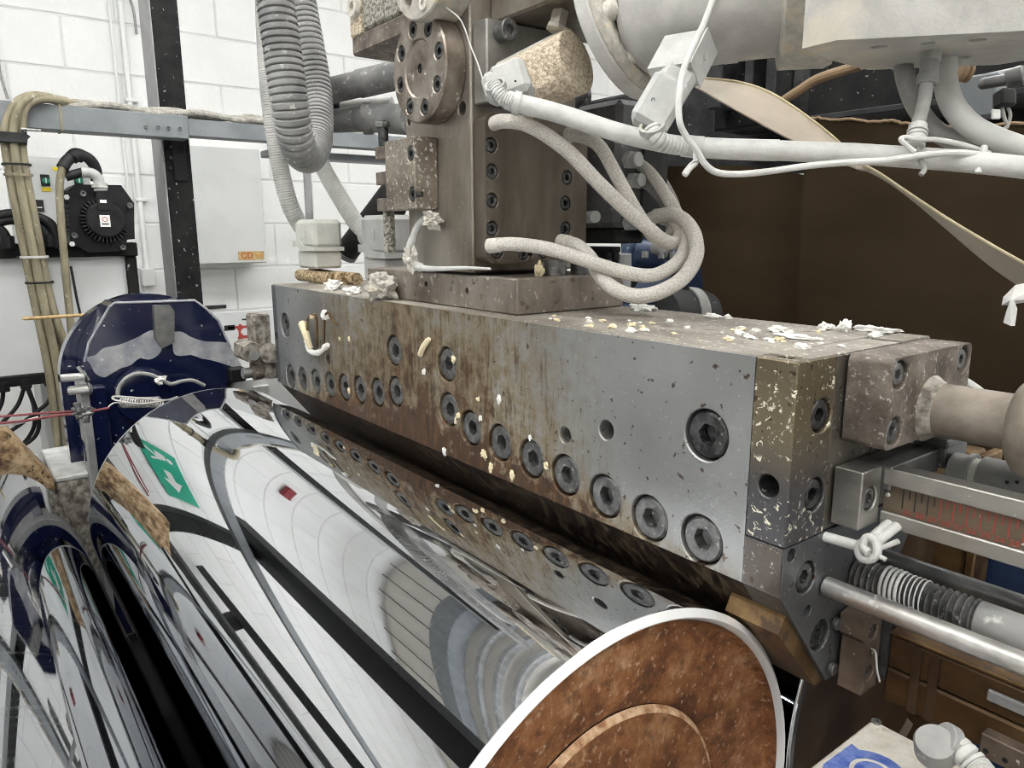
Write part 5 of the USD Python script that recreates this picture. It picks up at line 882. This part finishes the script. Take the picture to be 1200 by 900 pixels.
t.add('thread', cyl(PD(1092, 60, .66), PD(1090, 72, .66), .0085, 24), 'cable_grey'); t.add('nut', cyl(PD(1090, 71, .66), PD(1088, 88, .66), .0078, 24), 'conduit_grey'); t.add('cap', cyl(PD(1088, 86, .66), PD(1086, 99, .66), .0086, 24), 'conduit_grey')
t.add('lead', cable(path([(1086, 97, .66), (1083, 118, .66), (1078, 138, .655), (1075, 148, .65)]), .0058, 14), 'cable_grey')
pg = t.add('plug', cyl(PD(1076, 146, .65), PD(1073, 172, .645), .0075, 20), 'cable_white'); t.add('plug_rings', [ring(PD(1075 - k * .6, 154 + 5 * k, .6475), PD(1076, 146, .65) - PD(1073, 172, .645), .0072, .0012, 20, .0016) for k in range(3)], 'cable_white', parent=pg)
t.add('tail', cable(path([(1074, 172, .645), (1078, 186, .645), (1083, 198, .645), (1079, 205, .645)]), .0024, 10), 'cable_grey'); t.done()
t = Thing('gland_clip', 'bent white wire clip round the plug under the white casing', 'clip'); t.add('wire', cable(path([(1072, 178, .64), (1062, 170, .64), (1056, 164, .64), (1060, 161, .64), (1075, 163, .638), (1100, 164, .64), (1130, 170, .65), (1160, 180, .65)]), .0022, 8), 'cable_white'); t.done()
one('thick_cable', cable(run_on([(1058, 70, .72), (1062, 95, .71), (1074, 125, .70), (1095, 152, .69), (1130, 170, .68), (1165, 182, .67), (1215, 196, .66)]), .0088, 16), 'cable_grey', 'left thick grey cable curving down from the white casing', 'cable')
one('thick_cable', cable(run_on([(1108, 70, .69), (1108, 95, .68), (1116, 122, .67), (1136, 146, .66), (1165, 162, .655), (1215, 180, .65)]), .0102, 16), 'conduit_light', 'right thick pale cable curving down from the white casing', 'cable')
# white cable with its plug boxes
t = Thing('plug_box', 'white moulded cable plug on the tan dusted housing', 'connector')
D2 = ax(.93, .30, -.2); n2 = ax(-.05, .1, -1.); n2 -= D2 * (n2 @ D2); n2 /= np.linalg.norm(n2); u2 = np.cross(n2, D2)
t.add('body', obox(PD(600, 98, .80), D2, u2, n2, .040, .040, .036, .006), 'plug_white'); t.add('nose', obox(PD(580, 104, .80), D2, u2, n2, .022, .032, .030, .008), 'plug_white')
t.add('gland', ring(PD(581, 101, .775), ax(-.3, .55, -.75), .0085, .003, 24, .006), 'dusty_white'); t.add('relief', ribbed(path([(578, 100, .775), (584, 108, .772), (591, 115, .772), (601, 120, .772)]), .0080, .0028, .0012, 18, 6), 'cable_white')
t.add('screw_hole', cyl(PD(604, 95, .778), PD(604, 95, .776), .0012, 10), 'hole_dark'); t.done()
MC = [(594, 117, .775), (606, 121, .775), (640, 129, .775), (680, 141, .77), (720, 154, .765), (760, 164, .76), (800, 171, .75), (850, 174.5, .735), (900, 176, .72), (950, 178, .705), (1000, 180, .69), (1060, 184, .67), (1110, 187.5, .655), (1160, 192, .64), (1215, 198, .625)]
t = Thing('white_cable', 'main thick white cable running across to the right picture edge', 'cable')
t.add('jacket', tube(spline(run_on(MC), 8), np.linspace(.0098, .0092, 129), 18), 'cable_white')
for q, w in (((604, 120.5, .775), 1.12), ((607.5, 121.5, .775), 1.10)): c = PD(*q); t.add('tie', ring(c, PD(640, 129, .775) - PD(606, 121, .775), .0098, .0022, 22, .004), 'cable_white')
t.add('tape', tube(spline(path([(800, 170.6, .7495), (812, 172, .746), (824, 173, .743)]), 6), .0108, 18), 'cable_white', label='taped joint')
t.add('sleeve', cable(path([(826, 173.2, .742), (850, 174.5, .735), (880, 175.5, .727), (912, 176.3, .717)]), .0102, 18), 'cable_white'); t.done()
t = Thing('plug_box', 'larger white angled plug box hanging under the thick dusted pipe', 'connector')
D3 = ax(.90, .22, -.20); n3 = ax(-.30, -.35, -.90); n3 -= D3 * (n3 @ D3); n3 /= np.linalg.norm(n3); u3 = np.cross(n3, D3)
O_ = PD(757, 81, .700); ha, hb, hc_ = PD(808, 73, .686) - O_, PD(778, 42, .722) - O_, PD(769, 108, .718) - O_
t.add('hood', hull([O_ + i * ha + j * hb + k * hc_ for i in (.03, .97) for j in (0, 1) for k in (0, 1)] + [O_ + i * ha + j * hb + k * hc_ for i in (0, 1) for j in (.04, .96) for k in (.04, .96)]), 'plug_white', smooth=False)
t.add('end_cover', hull([O_ + i * ha + j * hb + k * hc_ for i in (1.0, 1.04) for j in (-.02, 1.02) for k in (-.02, 1.06)]), 'plug_white', smooth=False)
qs = O_ + 1.04 * ha + .5 * hb + .5 * hc_; t.add('hood_screw', cyl(qs, qs + ha * .06, .0032, 14), 'plug_white')
t.add('socket_rim', hull([O_ + i * ha + j * hb + k * hc_ for i in (.2, .9) for j in (.2, .8) for k in (1.0, 1.12)]), 'dusty_grey', smooth=False)
D4 = ax(.50, .84, -.1); n4 = ax(-.15, -.12, -1.); n4 -= D4 * (n4 @ D4); n4 /= np.linalg.norm(n4); u4 = np.cross(n4, D4)
pb = t.add('plug', obox(PD(773, 123, .70), D4, u4, n4, .050, .037, .030, .005), 'plug_white'); t.add('plug_neck', obox(PD(792, 95, .702), D4, u4, n4, .026, .034, .024, .006), 'plug_white')
t.add('mark', cable(path([(763.5, 118, .684), (764.5, 115, .684), (766.5, 115.5, .684), (767, 118, .684)]), .0004, 6), 'hole_dark', parent=pb)
t.add('gland', ring(PD(764, 150, .69), ax(-.25, .60, -.70), .0092, .0028, 26, .006), 'dusty_white', parent=pb)
t.add('relief', ribbed(path([(761, 150, .692), (768, 160, .690), (778, 167, .694), (790, 170, .70), (806, 172, .71)]), .0085, .0042, .0024, 20, 6), 'cable_white')
t.done()
one('thin_cable', cable(run_on([(838, -8, .70), (826, 25, .69), (812, 55, .672), (801, 82, .665), (796, 110, .66), (796, 140, .66), (803, 158, .665), (815, 174, .67), (826, 192, .675), (840, 202, .68), (865, 204, .68), (900, 201, .68), (950, 194, .67), (1000, 190, .66), (1040, 188, .65), (1080, 182, .64), (1120, 179, .64), (1160, 183, .64), (1215, 190, .63)]), .0030, 10), 'cable_white', 'thin white cable dropping over the plug box and along the thick cable', 'cable')
for pts, lab in (([(816, 180, .68), (815, 190, .678), (808, 197, .676), (802, 205, .675)], 'frayed white string end below the taped cable joint'), ([(1154, 172, .642), (1150, 184, .64), (1147, 198, .64), (1146, 203, .64)], 'white cable tie strapping the cables together at the right')):
    one('cable_tie', cable(path(pts), .0030, 8), 'cable_white', lab, 'cable tie')
one('tie_loop', cable(path([(803, 206, .674), (801, 202, .674), (806, 195, .674), (811, 190, .674), (818, 187, .674), (820, 182, .674)]), .0009, 6), 'cable_white', 'thin loose thread loop at the frayed string', 'string')
t = Thing('grey_bracket', 'scratched grey steel bracket with a bolt behind the thick cables', 'bracket')
t.add('plate', box(P(1112, 100, 'Y', .72)[0], P(1168, 100, 'Y', .72)[0], .72, .76, P(1140, 138, 'Y', .72)[2], P(1140, 88, 'Y', .72)[2], .003), 'grey_paint')
t.add('bolt', cyl(PD(1152, 98, 1.0), PD(1186, 92, .93), .0075, 18), 'dark_steel'); t.add('head', screw(PD(1186, 92, .93), ax(.7, .1, -.6), .0125, .012, sunk=.006), 'dark_steel')
t.add('ferrule', ribbed(path([(1124, 82, .96), (1136, 84, .96)]), .014, .008, .003, 18, 6), 'card_brown'); t.done()
t = Thing('cable_socket', 'small grey socket with looped wires under the bracket', 'connector'); t.add('body', obox(PD(1177, 116, .92), RT, UP, -FW, .02, .022, .02, .003), 'dark_machine'); t.add('tag', obox(PD(1167, 134, .92), RT, UP, -FW, .010, .012, .004, .001), 'white_plastic')
t.add('wire', cable(path([(1174, 124, .92), (1177, 138, .92), (1180, 148, .92), (1174, 152, .92)]), .0022, 8), 'cable_grey'); t.add('wire', cable(path([(1180, 124, .92), (1184, 135, .92), (1180, 150, .92)]), .0022, 8), 'cable_grey'); t.done()

# ------------------------------------------------------------------ near end: feed block, pipe, scale, rods
t = Thing('feed_block', 'rough square steel flange block with pipe bolted to the die end', 'machine part')
rb = shapely.box(.072, .1235, .222, .2005).buffer(-.007).buffer(.007)
blk = shapely.box(.0725, .1235, .222, .2005).buffer(-.006).buffer(.006)
bolt_yz = [(.088, .186), (.207, .186), (.088, .138), (.207, .138)]
t.add('block', carve(prism(blk, 'X', .0015, .038), [drill(np.array([.038, y_, z_]), X, .0125, .014, 28) for y_, z_ in bolt_yz]), 'fitting_dusty', smooth=25)
for y_, z_ in bolt_yz: t.add('screw', screw((.038, y_, z_), X, .0095, -.002, sunk=.010, n=24), 'screw_grey')
pc = np.array([0, .150, .149])
t.add('weld', lathe([(.030, .0365), (.0275, .040), (.0255, .043), (.0235, .048)], pc, X, 40), 'frame_rough', smooth=60)
t.add('pipe', cyl(pc + X * .037, pc + X * .30, .0232, 48), 'pipe_dusty')
t.add('union', lathe([(.0232, .1045), (.033, .106), (.040, .1115), (.043, .120), (.0435, .16), (.04, .17), (.0232, .175)], pc, X, 48), 'pipe_dusty', smooth=60); t.done()
one('white_hose', cable([P(1082, 424, 'Y', .30), P(1100, 432, 'Y', .30), P(1125, 445, 'Y', .29), P(1150, 462, 'Y', .28), P(1180, 490, 'Y', .27)], .0055, 14), 'cable_white', 'white hose sloping down behind the feed block', 'hose')
t = Thing('position_scale', 'engraved brass position scale held in a steel bar at the die end', 'scale')
eh2 = np.array([.0265, .0815, .0775])
t.add('end_block', carve(box(.0012, .0265, .0655, .0985, .0520, .1035, .0012), [drill(eh2, X, .0105, .01, 28)]), 'ground_steel', smooth=25); t.add('screw', screw(eh2, X, .0090, -.001, sunk=.009, n=26), 'screw_grey')
t.add('back_block', box(.0012, .034, .099, .19, .082, .1035, .0012), 'dark_steel')
t.add('upper_bar', box(.0275, .34, .0985, .118, .0875, .1025, .0010), 'ground_steel'); t.add('lower_bar', box(.0275, .34, .0985, .118, .0500, .0635, .0010), 'ground_steel')
pl_ = t.add('scale_plate', box(.0275, .34, .1025, .112, .0635, .0875, .0003), 'brass_scale' if 'brass_scale' in M else 'brown_face')
for k in range(0, 31):
    xk = .0395 + .0100 * k + .0045
    if xk > .2: break
    m_ = 'black_print' if k < 3 else 'red_print'
    t.add('tick', box(xk - .0004, xk + .0004, .1020, .1026, .0690 if k % 1 == 0 else .074, .0875, .0001), m_, parent=pl_, smooth=False)
    t.add('tick', box(xk + .0046, xk + .0054, .1020, .1026, .0785, .0875, .0001), m_, parent=pl_, smooth=False)
    nn = 31 - k + 0
    t.add('number', lettering(str(nn), .0044, (xk + .0008, .1026, .0645), X, Z, .0005), 'red_print', parent=pl_, smooth=False)
t.add('rivet', cyl([.0315, .1026, .078], [.0315, .1005, .078], .0022, 14), 'rod_steel', parent=pl_); t.done()
t = Thing('cord_knot', 'white plastic cord tied in a knot under the scale', 'cord')
def Kp(px, py, y=.075): return P(px, py, 'Y', y)
t.add('cord', cable([Kp(961, 627, .062), Kp(978, 632, .064), Kp(996, 637, .066), Kp(1008, 640, .068), Kp(1018, 634, .07), Kp(1030, 624, .085), Kp(1042, 614, .10)], .0046, 14), 'cable_white')
t.add('second_cord', cable([Kp(1012, 648, .066), Kp(1022, 640, .07), Kp(1034, 630, .082), Kp(1052, 616, .098)], .0042, 14), 'cable_white')
t.add('knot', cable([Kp(1010, 634, .062), Kp(1006, 645, .060), Kp(1010, 654, .060), Kp(1021, 655, .060), Kp(1028, 647, .060), Kp(1026, 634, .062), Kp(1016, 630, .062), Kp(1011, 640, .059), Kp(1018, 648, .057)], .0036, 12), 'cable_white')
t.add('loose_end', cable([Kp(1024, 645, .062), Kp(1038, 640, .062), Kp(1053, 634, .064)], .0022, 10), 'cable_white'); t.add('loose_end', cable([Kp(1024, 648, .060), Kp(1031, 652, .060), Kp(1038, 656, .060)], .0020, 10), 'cable_white'); t.done()
t = Thing('sensor_clip', 'dark steel clip block with two pins above the scale', 'clip')
a, b = P(1071, 512, 'Y', .19), P(1110, 560, 'Y', .19)
t.add('body', box(a[0], a[0] + .030, .19, .235, .085, a[2] - .002, .0015), 'dark_steel'); t.add('cap', box(a[0] - .002, a[0] + .032, .186, .238, a[2] - .004, a[2] + .004, .0015), 'dark_steel')
for dx in (.006, .018): t.add('pin', cyl([a[0] + dx, .188, .07], [a[0] + dx, .188, a[2] - .012], .0035, 14), 'rod_steel')
t.done()
one('clip_cable', cable([P(1066, 548, 'Y', .185), P(1072, 538, 'Y', .187), P(1081, 530, 'Y', .19)], .0038, 12), 'cable_white', 'short white cable bending up behind the clip block', 'cable')
for k, (px0, px1, r_, m_, lab) in enumerate(((1116, 1141, .0165, 'plastic_grey', 'grey plastic sleeve with a rim right of the clip block'), (1139, 1150, .0145, 'connector_light', 'pale narrow ring between two grey sleeves'), (1150, 1215, .0180, 'plastic_grey', 'larger grey plastic housing at the right edge above the scale'))):
    c0, c1_ = P(px0, 550 + .22 * (px0 - 1116), 'Y', .20), P(px1, 550 + .22 * (px1 - 1116), 'Y', .20); c1_ = np.array([c1_[0], c0[1], c0[2]])
    t = Thing('sensor_sleeve', lab, 'sleeve'); t.add('tube', cyl(c0, c1_, r_, 32), m_)
    if k == 0: t.add('rim', ring(c1_ - X * .002, X, r_, .0025, 32, .004), m_)
    if k == 2:
        for px in (1180, 1192): q = P(px, 565, 'Y', .1815); t.add('hole', cyl(q + Y * .001, q - Y * .0012, .0016, 12), 'hole_dark')
    t.done()
t = Thing('push_rod', 'bright front steel rod running along the machine to the right', 'rod'); t.add('rod', cyl([-.0 + .0008, .068, -.0085], [.36, .068, -.0085], .0088, 28), 'rod_steel'); t.done()
one('rear_rod', cyl([.0008, .165, -.008], [.36, .165, -.008], .0088, 28), 'dark_steel', 'dark rod behind the ribbed bellows', 'rod')
t = Thing('bellows', 'dark ribbed spring bellows wound with white thread over a grey tube', 'bellows')
xs = np.linspace(.002, .105, 300); rr_ = .0135 + .0022 * np.sin(xs / .0056 * 2 * math.pi); t.add('ribs', tube(np.c_[xs, np.full(300, .122), np.full(300, -.0125)], rr_, 26), 'bellows_dark' if 'bellows_dark' in M else 'dark_machine')
th = np.linspace(0, 2 * math.pi * 4, 160); t.add('thread', tube(np.c_[np.linspace(.028, .046, 160), .122 + .0158 * np.cos(th), -.0125 + .0158 * np.sin(th)], .0016, 8), 'cable_white')
th = np.linspace(0, 2 * math.pi * 5, 160); t.add('loose_thread', tube(np.c_[np.linspace(.046, .066, 160), .122 + .0158 * np.cos(th), -.0125 + .0158 * np.sin(th)], .0007, 6), 'cable_white')
t.add('tube', cyl([.105, .122, -.0125], [.36, .122, -.0125], .0150, 36), 'conduit_grey'); t.done()
t = Thing('lip_bracket', 'brown steel clamp bracket with three holes below the die end', 'bracket')
br = [(.094, -.042), (.106, -.040), (.128, -.046), (.128, -.118), (.100, -.118), (.100, -.066), (.094, -.060)]
bh2 = [(.113, -.058), (.113, -.100)]
t.add('bracket', carve(prism(br, 'X', .004, .026), [drill(np.array([.026, y_, z_]), X, .0075, .012, 24) for y_, z_ in bh2] + [drill(np.array([.026, .115, -.079]), X, .0042, .01, 18)]), 'brown_face', smooth=25)
for y_, z_ in bh2: t.add('screw', screw((.026, y_, z_), X, .0058, -.003, sunk=.008, n=20), 'dark_steel')
t.add('rear_lug', box(.006, .034, .130, .142, -.11, -.04, .001), 'dark_steel')
for z_ in (-.052, -.098): t.add('spacer', cyl([.0008, .090, z_], [.006, .090, z_], .006, 16), 'screw_grey')
t.done()
t = Thing('brown_bar', 'long brown oiled steel bar with a groove running right from the clamp bracket', 'bar')
t.add('upper_bar', box(.0345, .36, .128, .150, -.094, -.062, .002), 'brown_steel'); t.add('lower_bar', box(.0345, .36, .1265, .150, -.128, -.0945, .002), 'brown_steel')
t.add('top_edge', box(.0345, .36, .127, .152, -.0615, -.058, .001), 'brass_old')
for xk in (.056, .071): t.add('stain_strip', box(xk, xk + .008, .1255, .1265, -.1275, -.064, .0003), 'roll_face', label='dark worn band')
t.add('key', box(.118, .30, .1235, .1275, -.082, -.072, .001), 'steel_edge')
kb = t.add('end_block', box(.121, .30, .113, .1263, -.127, -.106, .001), 'brown_face')
for xk in (.126, .140): t.add('hole', cyl([xk, .1135, -.120], [xk, .1125, -.120], .0022, 14), 'hole_dark', parent=kb)
t.done()
one('loose_thread', cable([P(1021, 760, 'Y', .112), P(1026, 765, 'Y', .105), P(1028, 785, 'Y', .105), P(1031, 799, 'Y', .105)], .0009, 6), 'cable_white', 'loose white thread hanging over the clamp bracket', 'thread')
one('felt_roll', tube(spline([P(1110, 782, 'Y', .17), P(1130, 788, 'Y', .17), P(1155, 796, 'Y', .17)], 8), .016, 20), 'dusty_dark', 'frayed brown felt plug behind the brown bar', 'felt')
one('dirt_clump', cat(crumb(P(1075, 772, 'Y', .17), (.03, .02, .02), 91), crumb(P(1098, 775, 'Y', .18), (.02, .02, .02), 92)), 'frame_rough', 'dirty clump of grease and fluff between rod and brown bar', 'dirt')
one('grey_plate', box(P(1140, 800, 'Y', .16)[0], .36, .16, .19, -.12, P(1160, 775, 'Y', .16)[2], .002), 'grey_paint', 'scuffed grey green plate behind the brown bar at the right', 'plate')
one('steel_screen', box(-.10, P(1130, 650, 'Y', .42)[0], .42, .45, -.5, .045, .003), 'brown_steel', 'rust brown steel panel behind the knot and the rods', 'panel')
one('panel_post', box(P(1131, 650, 'Y', .415)[0], P(1143, 650, 'Y', .415)[0], .415, .46, -.5, .045, .002), 'brass_old', 'narrow rusty post at the edge of the brown panel', 'post')
one('navy_cover', box(P(1144, 680, 'Y', .47)[0], .5, .47, .52, -.6, .02, .003), 'blue_machine', 'dark navy panel at the right edge below the scale', 'panel')
one('base_frame', cat(box(-1.25, .06, .0, .19, z0, -.50, .01), box(-.03, .5, .60, .66, z0, -.10, .01)), 'black_plain', 'dark machine base under the die', 'machine part')
# switch box and corrugated elbow in the foreground
t = Thing('switch_box', 'cream worn box with a blue round emblem in the lower right corner', 'box')
ztop = -.10; c = P(1022, 841, 'Z', ztop)
lid = t.add('lid', box(c[0], c[0] + .115, c[1] - .17, c[1], ztop - .012, ztop, .003), 'box_cream'); t.add('case', box(c[0] + .003, c[0] + .112, c[1] - .167, c[1] - .003, ztop - .09, ztop - .012, .003), 'box_cream')
q = P(1027, 846, 'Z', ztop); t.add('screw', screw(q, Z, .0042, .0012, sunk=.001, n=20), 'screw_grey', parent=lid)
q = P(1022, 906, 'Z', ztop); t.add('emblem_ring', ring(q + Z * .0003, Z, .016, .009, 40, .0006), 'blue_print', parent=lid); t.add('emblem_disc', cyl(q, q + Z * .0006, .0125, 36), 'blue_print', parent=lid)
q = P(990, 889, 'Z', ztop); t.add('emblem_field', prism([tuple(P(*z_, 'Z', ztop)[:2]) for z_ in ((998, 872), (1008, 880), (1000, 886), (990, 893), (984, 910), (960, 915), (965, 896))], 'Z', ztop, ztop + .0004), 'blue_print', parent=lid); t.done()
t = Thing('corrugated_elbow', 'grey cable elbow with corrugated conduit beside the switch box', 'conduit')
e0 = PD(1096, 875, .53); t.add('cap', lathe([(0, -.010), (.0125, -.010), (.0138, -.008), (.0138, .005), (.0125, .008), (0, .009)], e0, ax(-.35, .75, -.55), 32), 'conduit_grey'); t.add('nut', cyl(PD(1104, 866, .53), PD(1116, 873, .53), .0130, 24), 'conduit_grey')
t.add('conduit', ribbed(path([(1114, 871, .53), (1130, 883, .52), (1152, 908, .505), (1165, 930, .47)]), .0095, .0050, .0022, 20, 10), 'conduit_light'); t.done()

# ------------------------------------------------------------------ crumbs of plastic on the die top
for k, (px, py, sx, sy, sz, lab) in enumerate(((912, 386, .010, .007, .005, 'white plastic lump at the left end of the long flake on the die top'), (931, 395, .020, .006, .003, 'long flat white flake lying on the die top'), (965, 384, .006, .005, .005, 'small white lump left of the round crumb on the back edge'), (974, 384, .005, .004, .004, 'smaller white lump beside the round crumb on the back edge'), (990, 384, .0075, .006, .0075, 'round white crumb standing on the back edge of the die'), (1027, 387, .022, .006, .004, 'long white strip on the back corner of the die'), (1024, 393, .007, .004, .003, 'white flake below the long strip on the back corner'), (752, 361, .016, .012, .006, 'large pale flake at the right foot of the base block'), (835, 371, .010, .006, .004, 'white crumb pair on the back edge behind the die'), (852, 372, .006, .005, .003, 'second white crumb of the pair on the back edge'), (632, 318, .006, .006, .012, 'cream crumb leaning at the screw on the base block'))):
    z_ = BT if k == 10 else DH + .0006; one('plastic_flake', crumb(P(px, py, 'Z', z_ + sz * .5), (sx, sy, sz), 110 + k), 'crumb_cream' if k == 10 else 'crumb', lab, 'scrap', smooth=False)
for k in range(46):
    px = rng.uniform(640, 1000); f_ = (px - 640) / 360; py = rng.uniform(365 + 22 * f_ + 2, 380 + 34 * f_)
    s = rng.uniform(.0016, .0042); q = P(px, py, 'Z', DH + .0006 + s * .3)
    if q[0] < BX1 + .006 and q[1] > BF - .006: continue
    if not (.006 < q[1] < DD - .005 and q[0] < -.005): continue
    one('top_crumb', crumb(q, (s * rng.uniform(1, 2.2), s, s * .7), 140 + k), 'crumb' if k % 3 else 'crumb_cream', 'tiny crumb of pale plastic lying on the dusty die top', 'crumb', 'tiny crumbs on the die top', smooth=False)
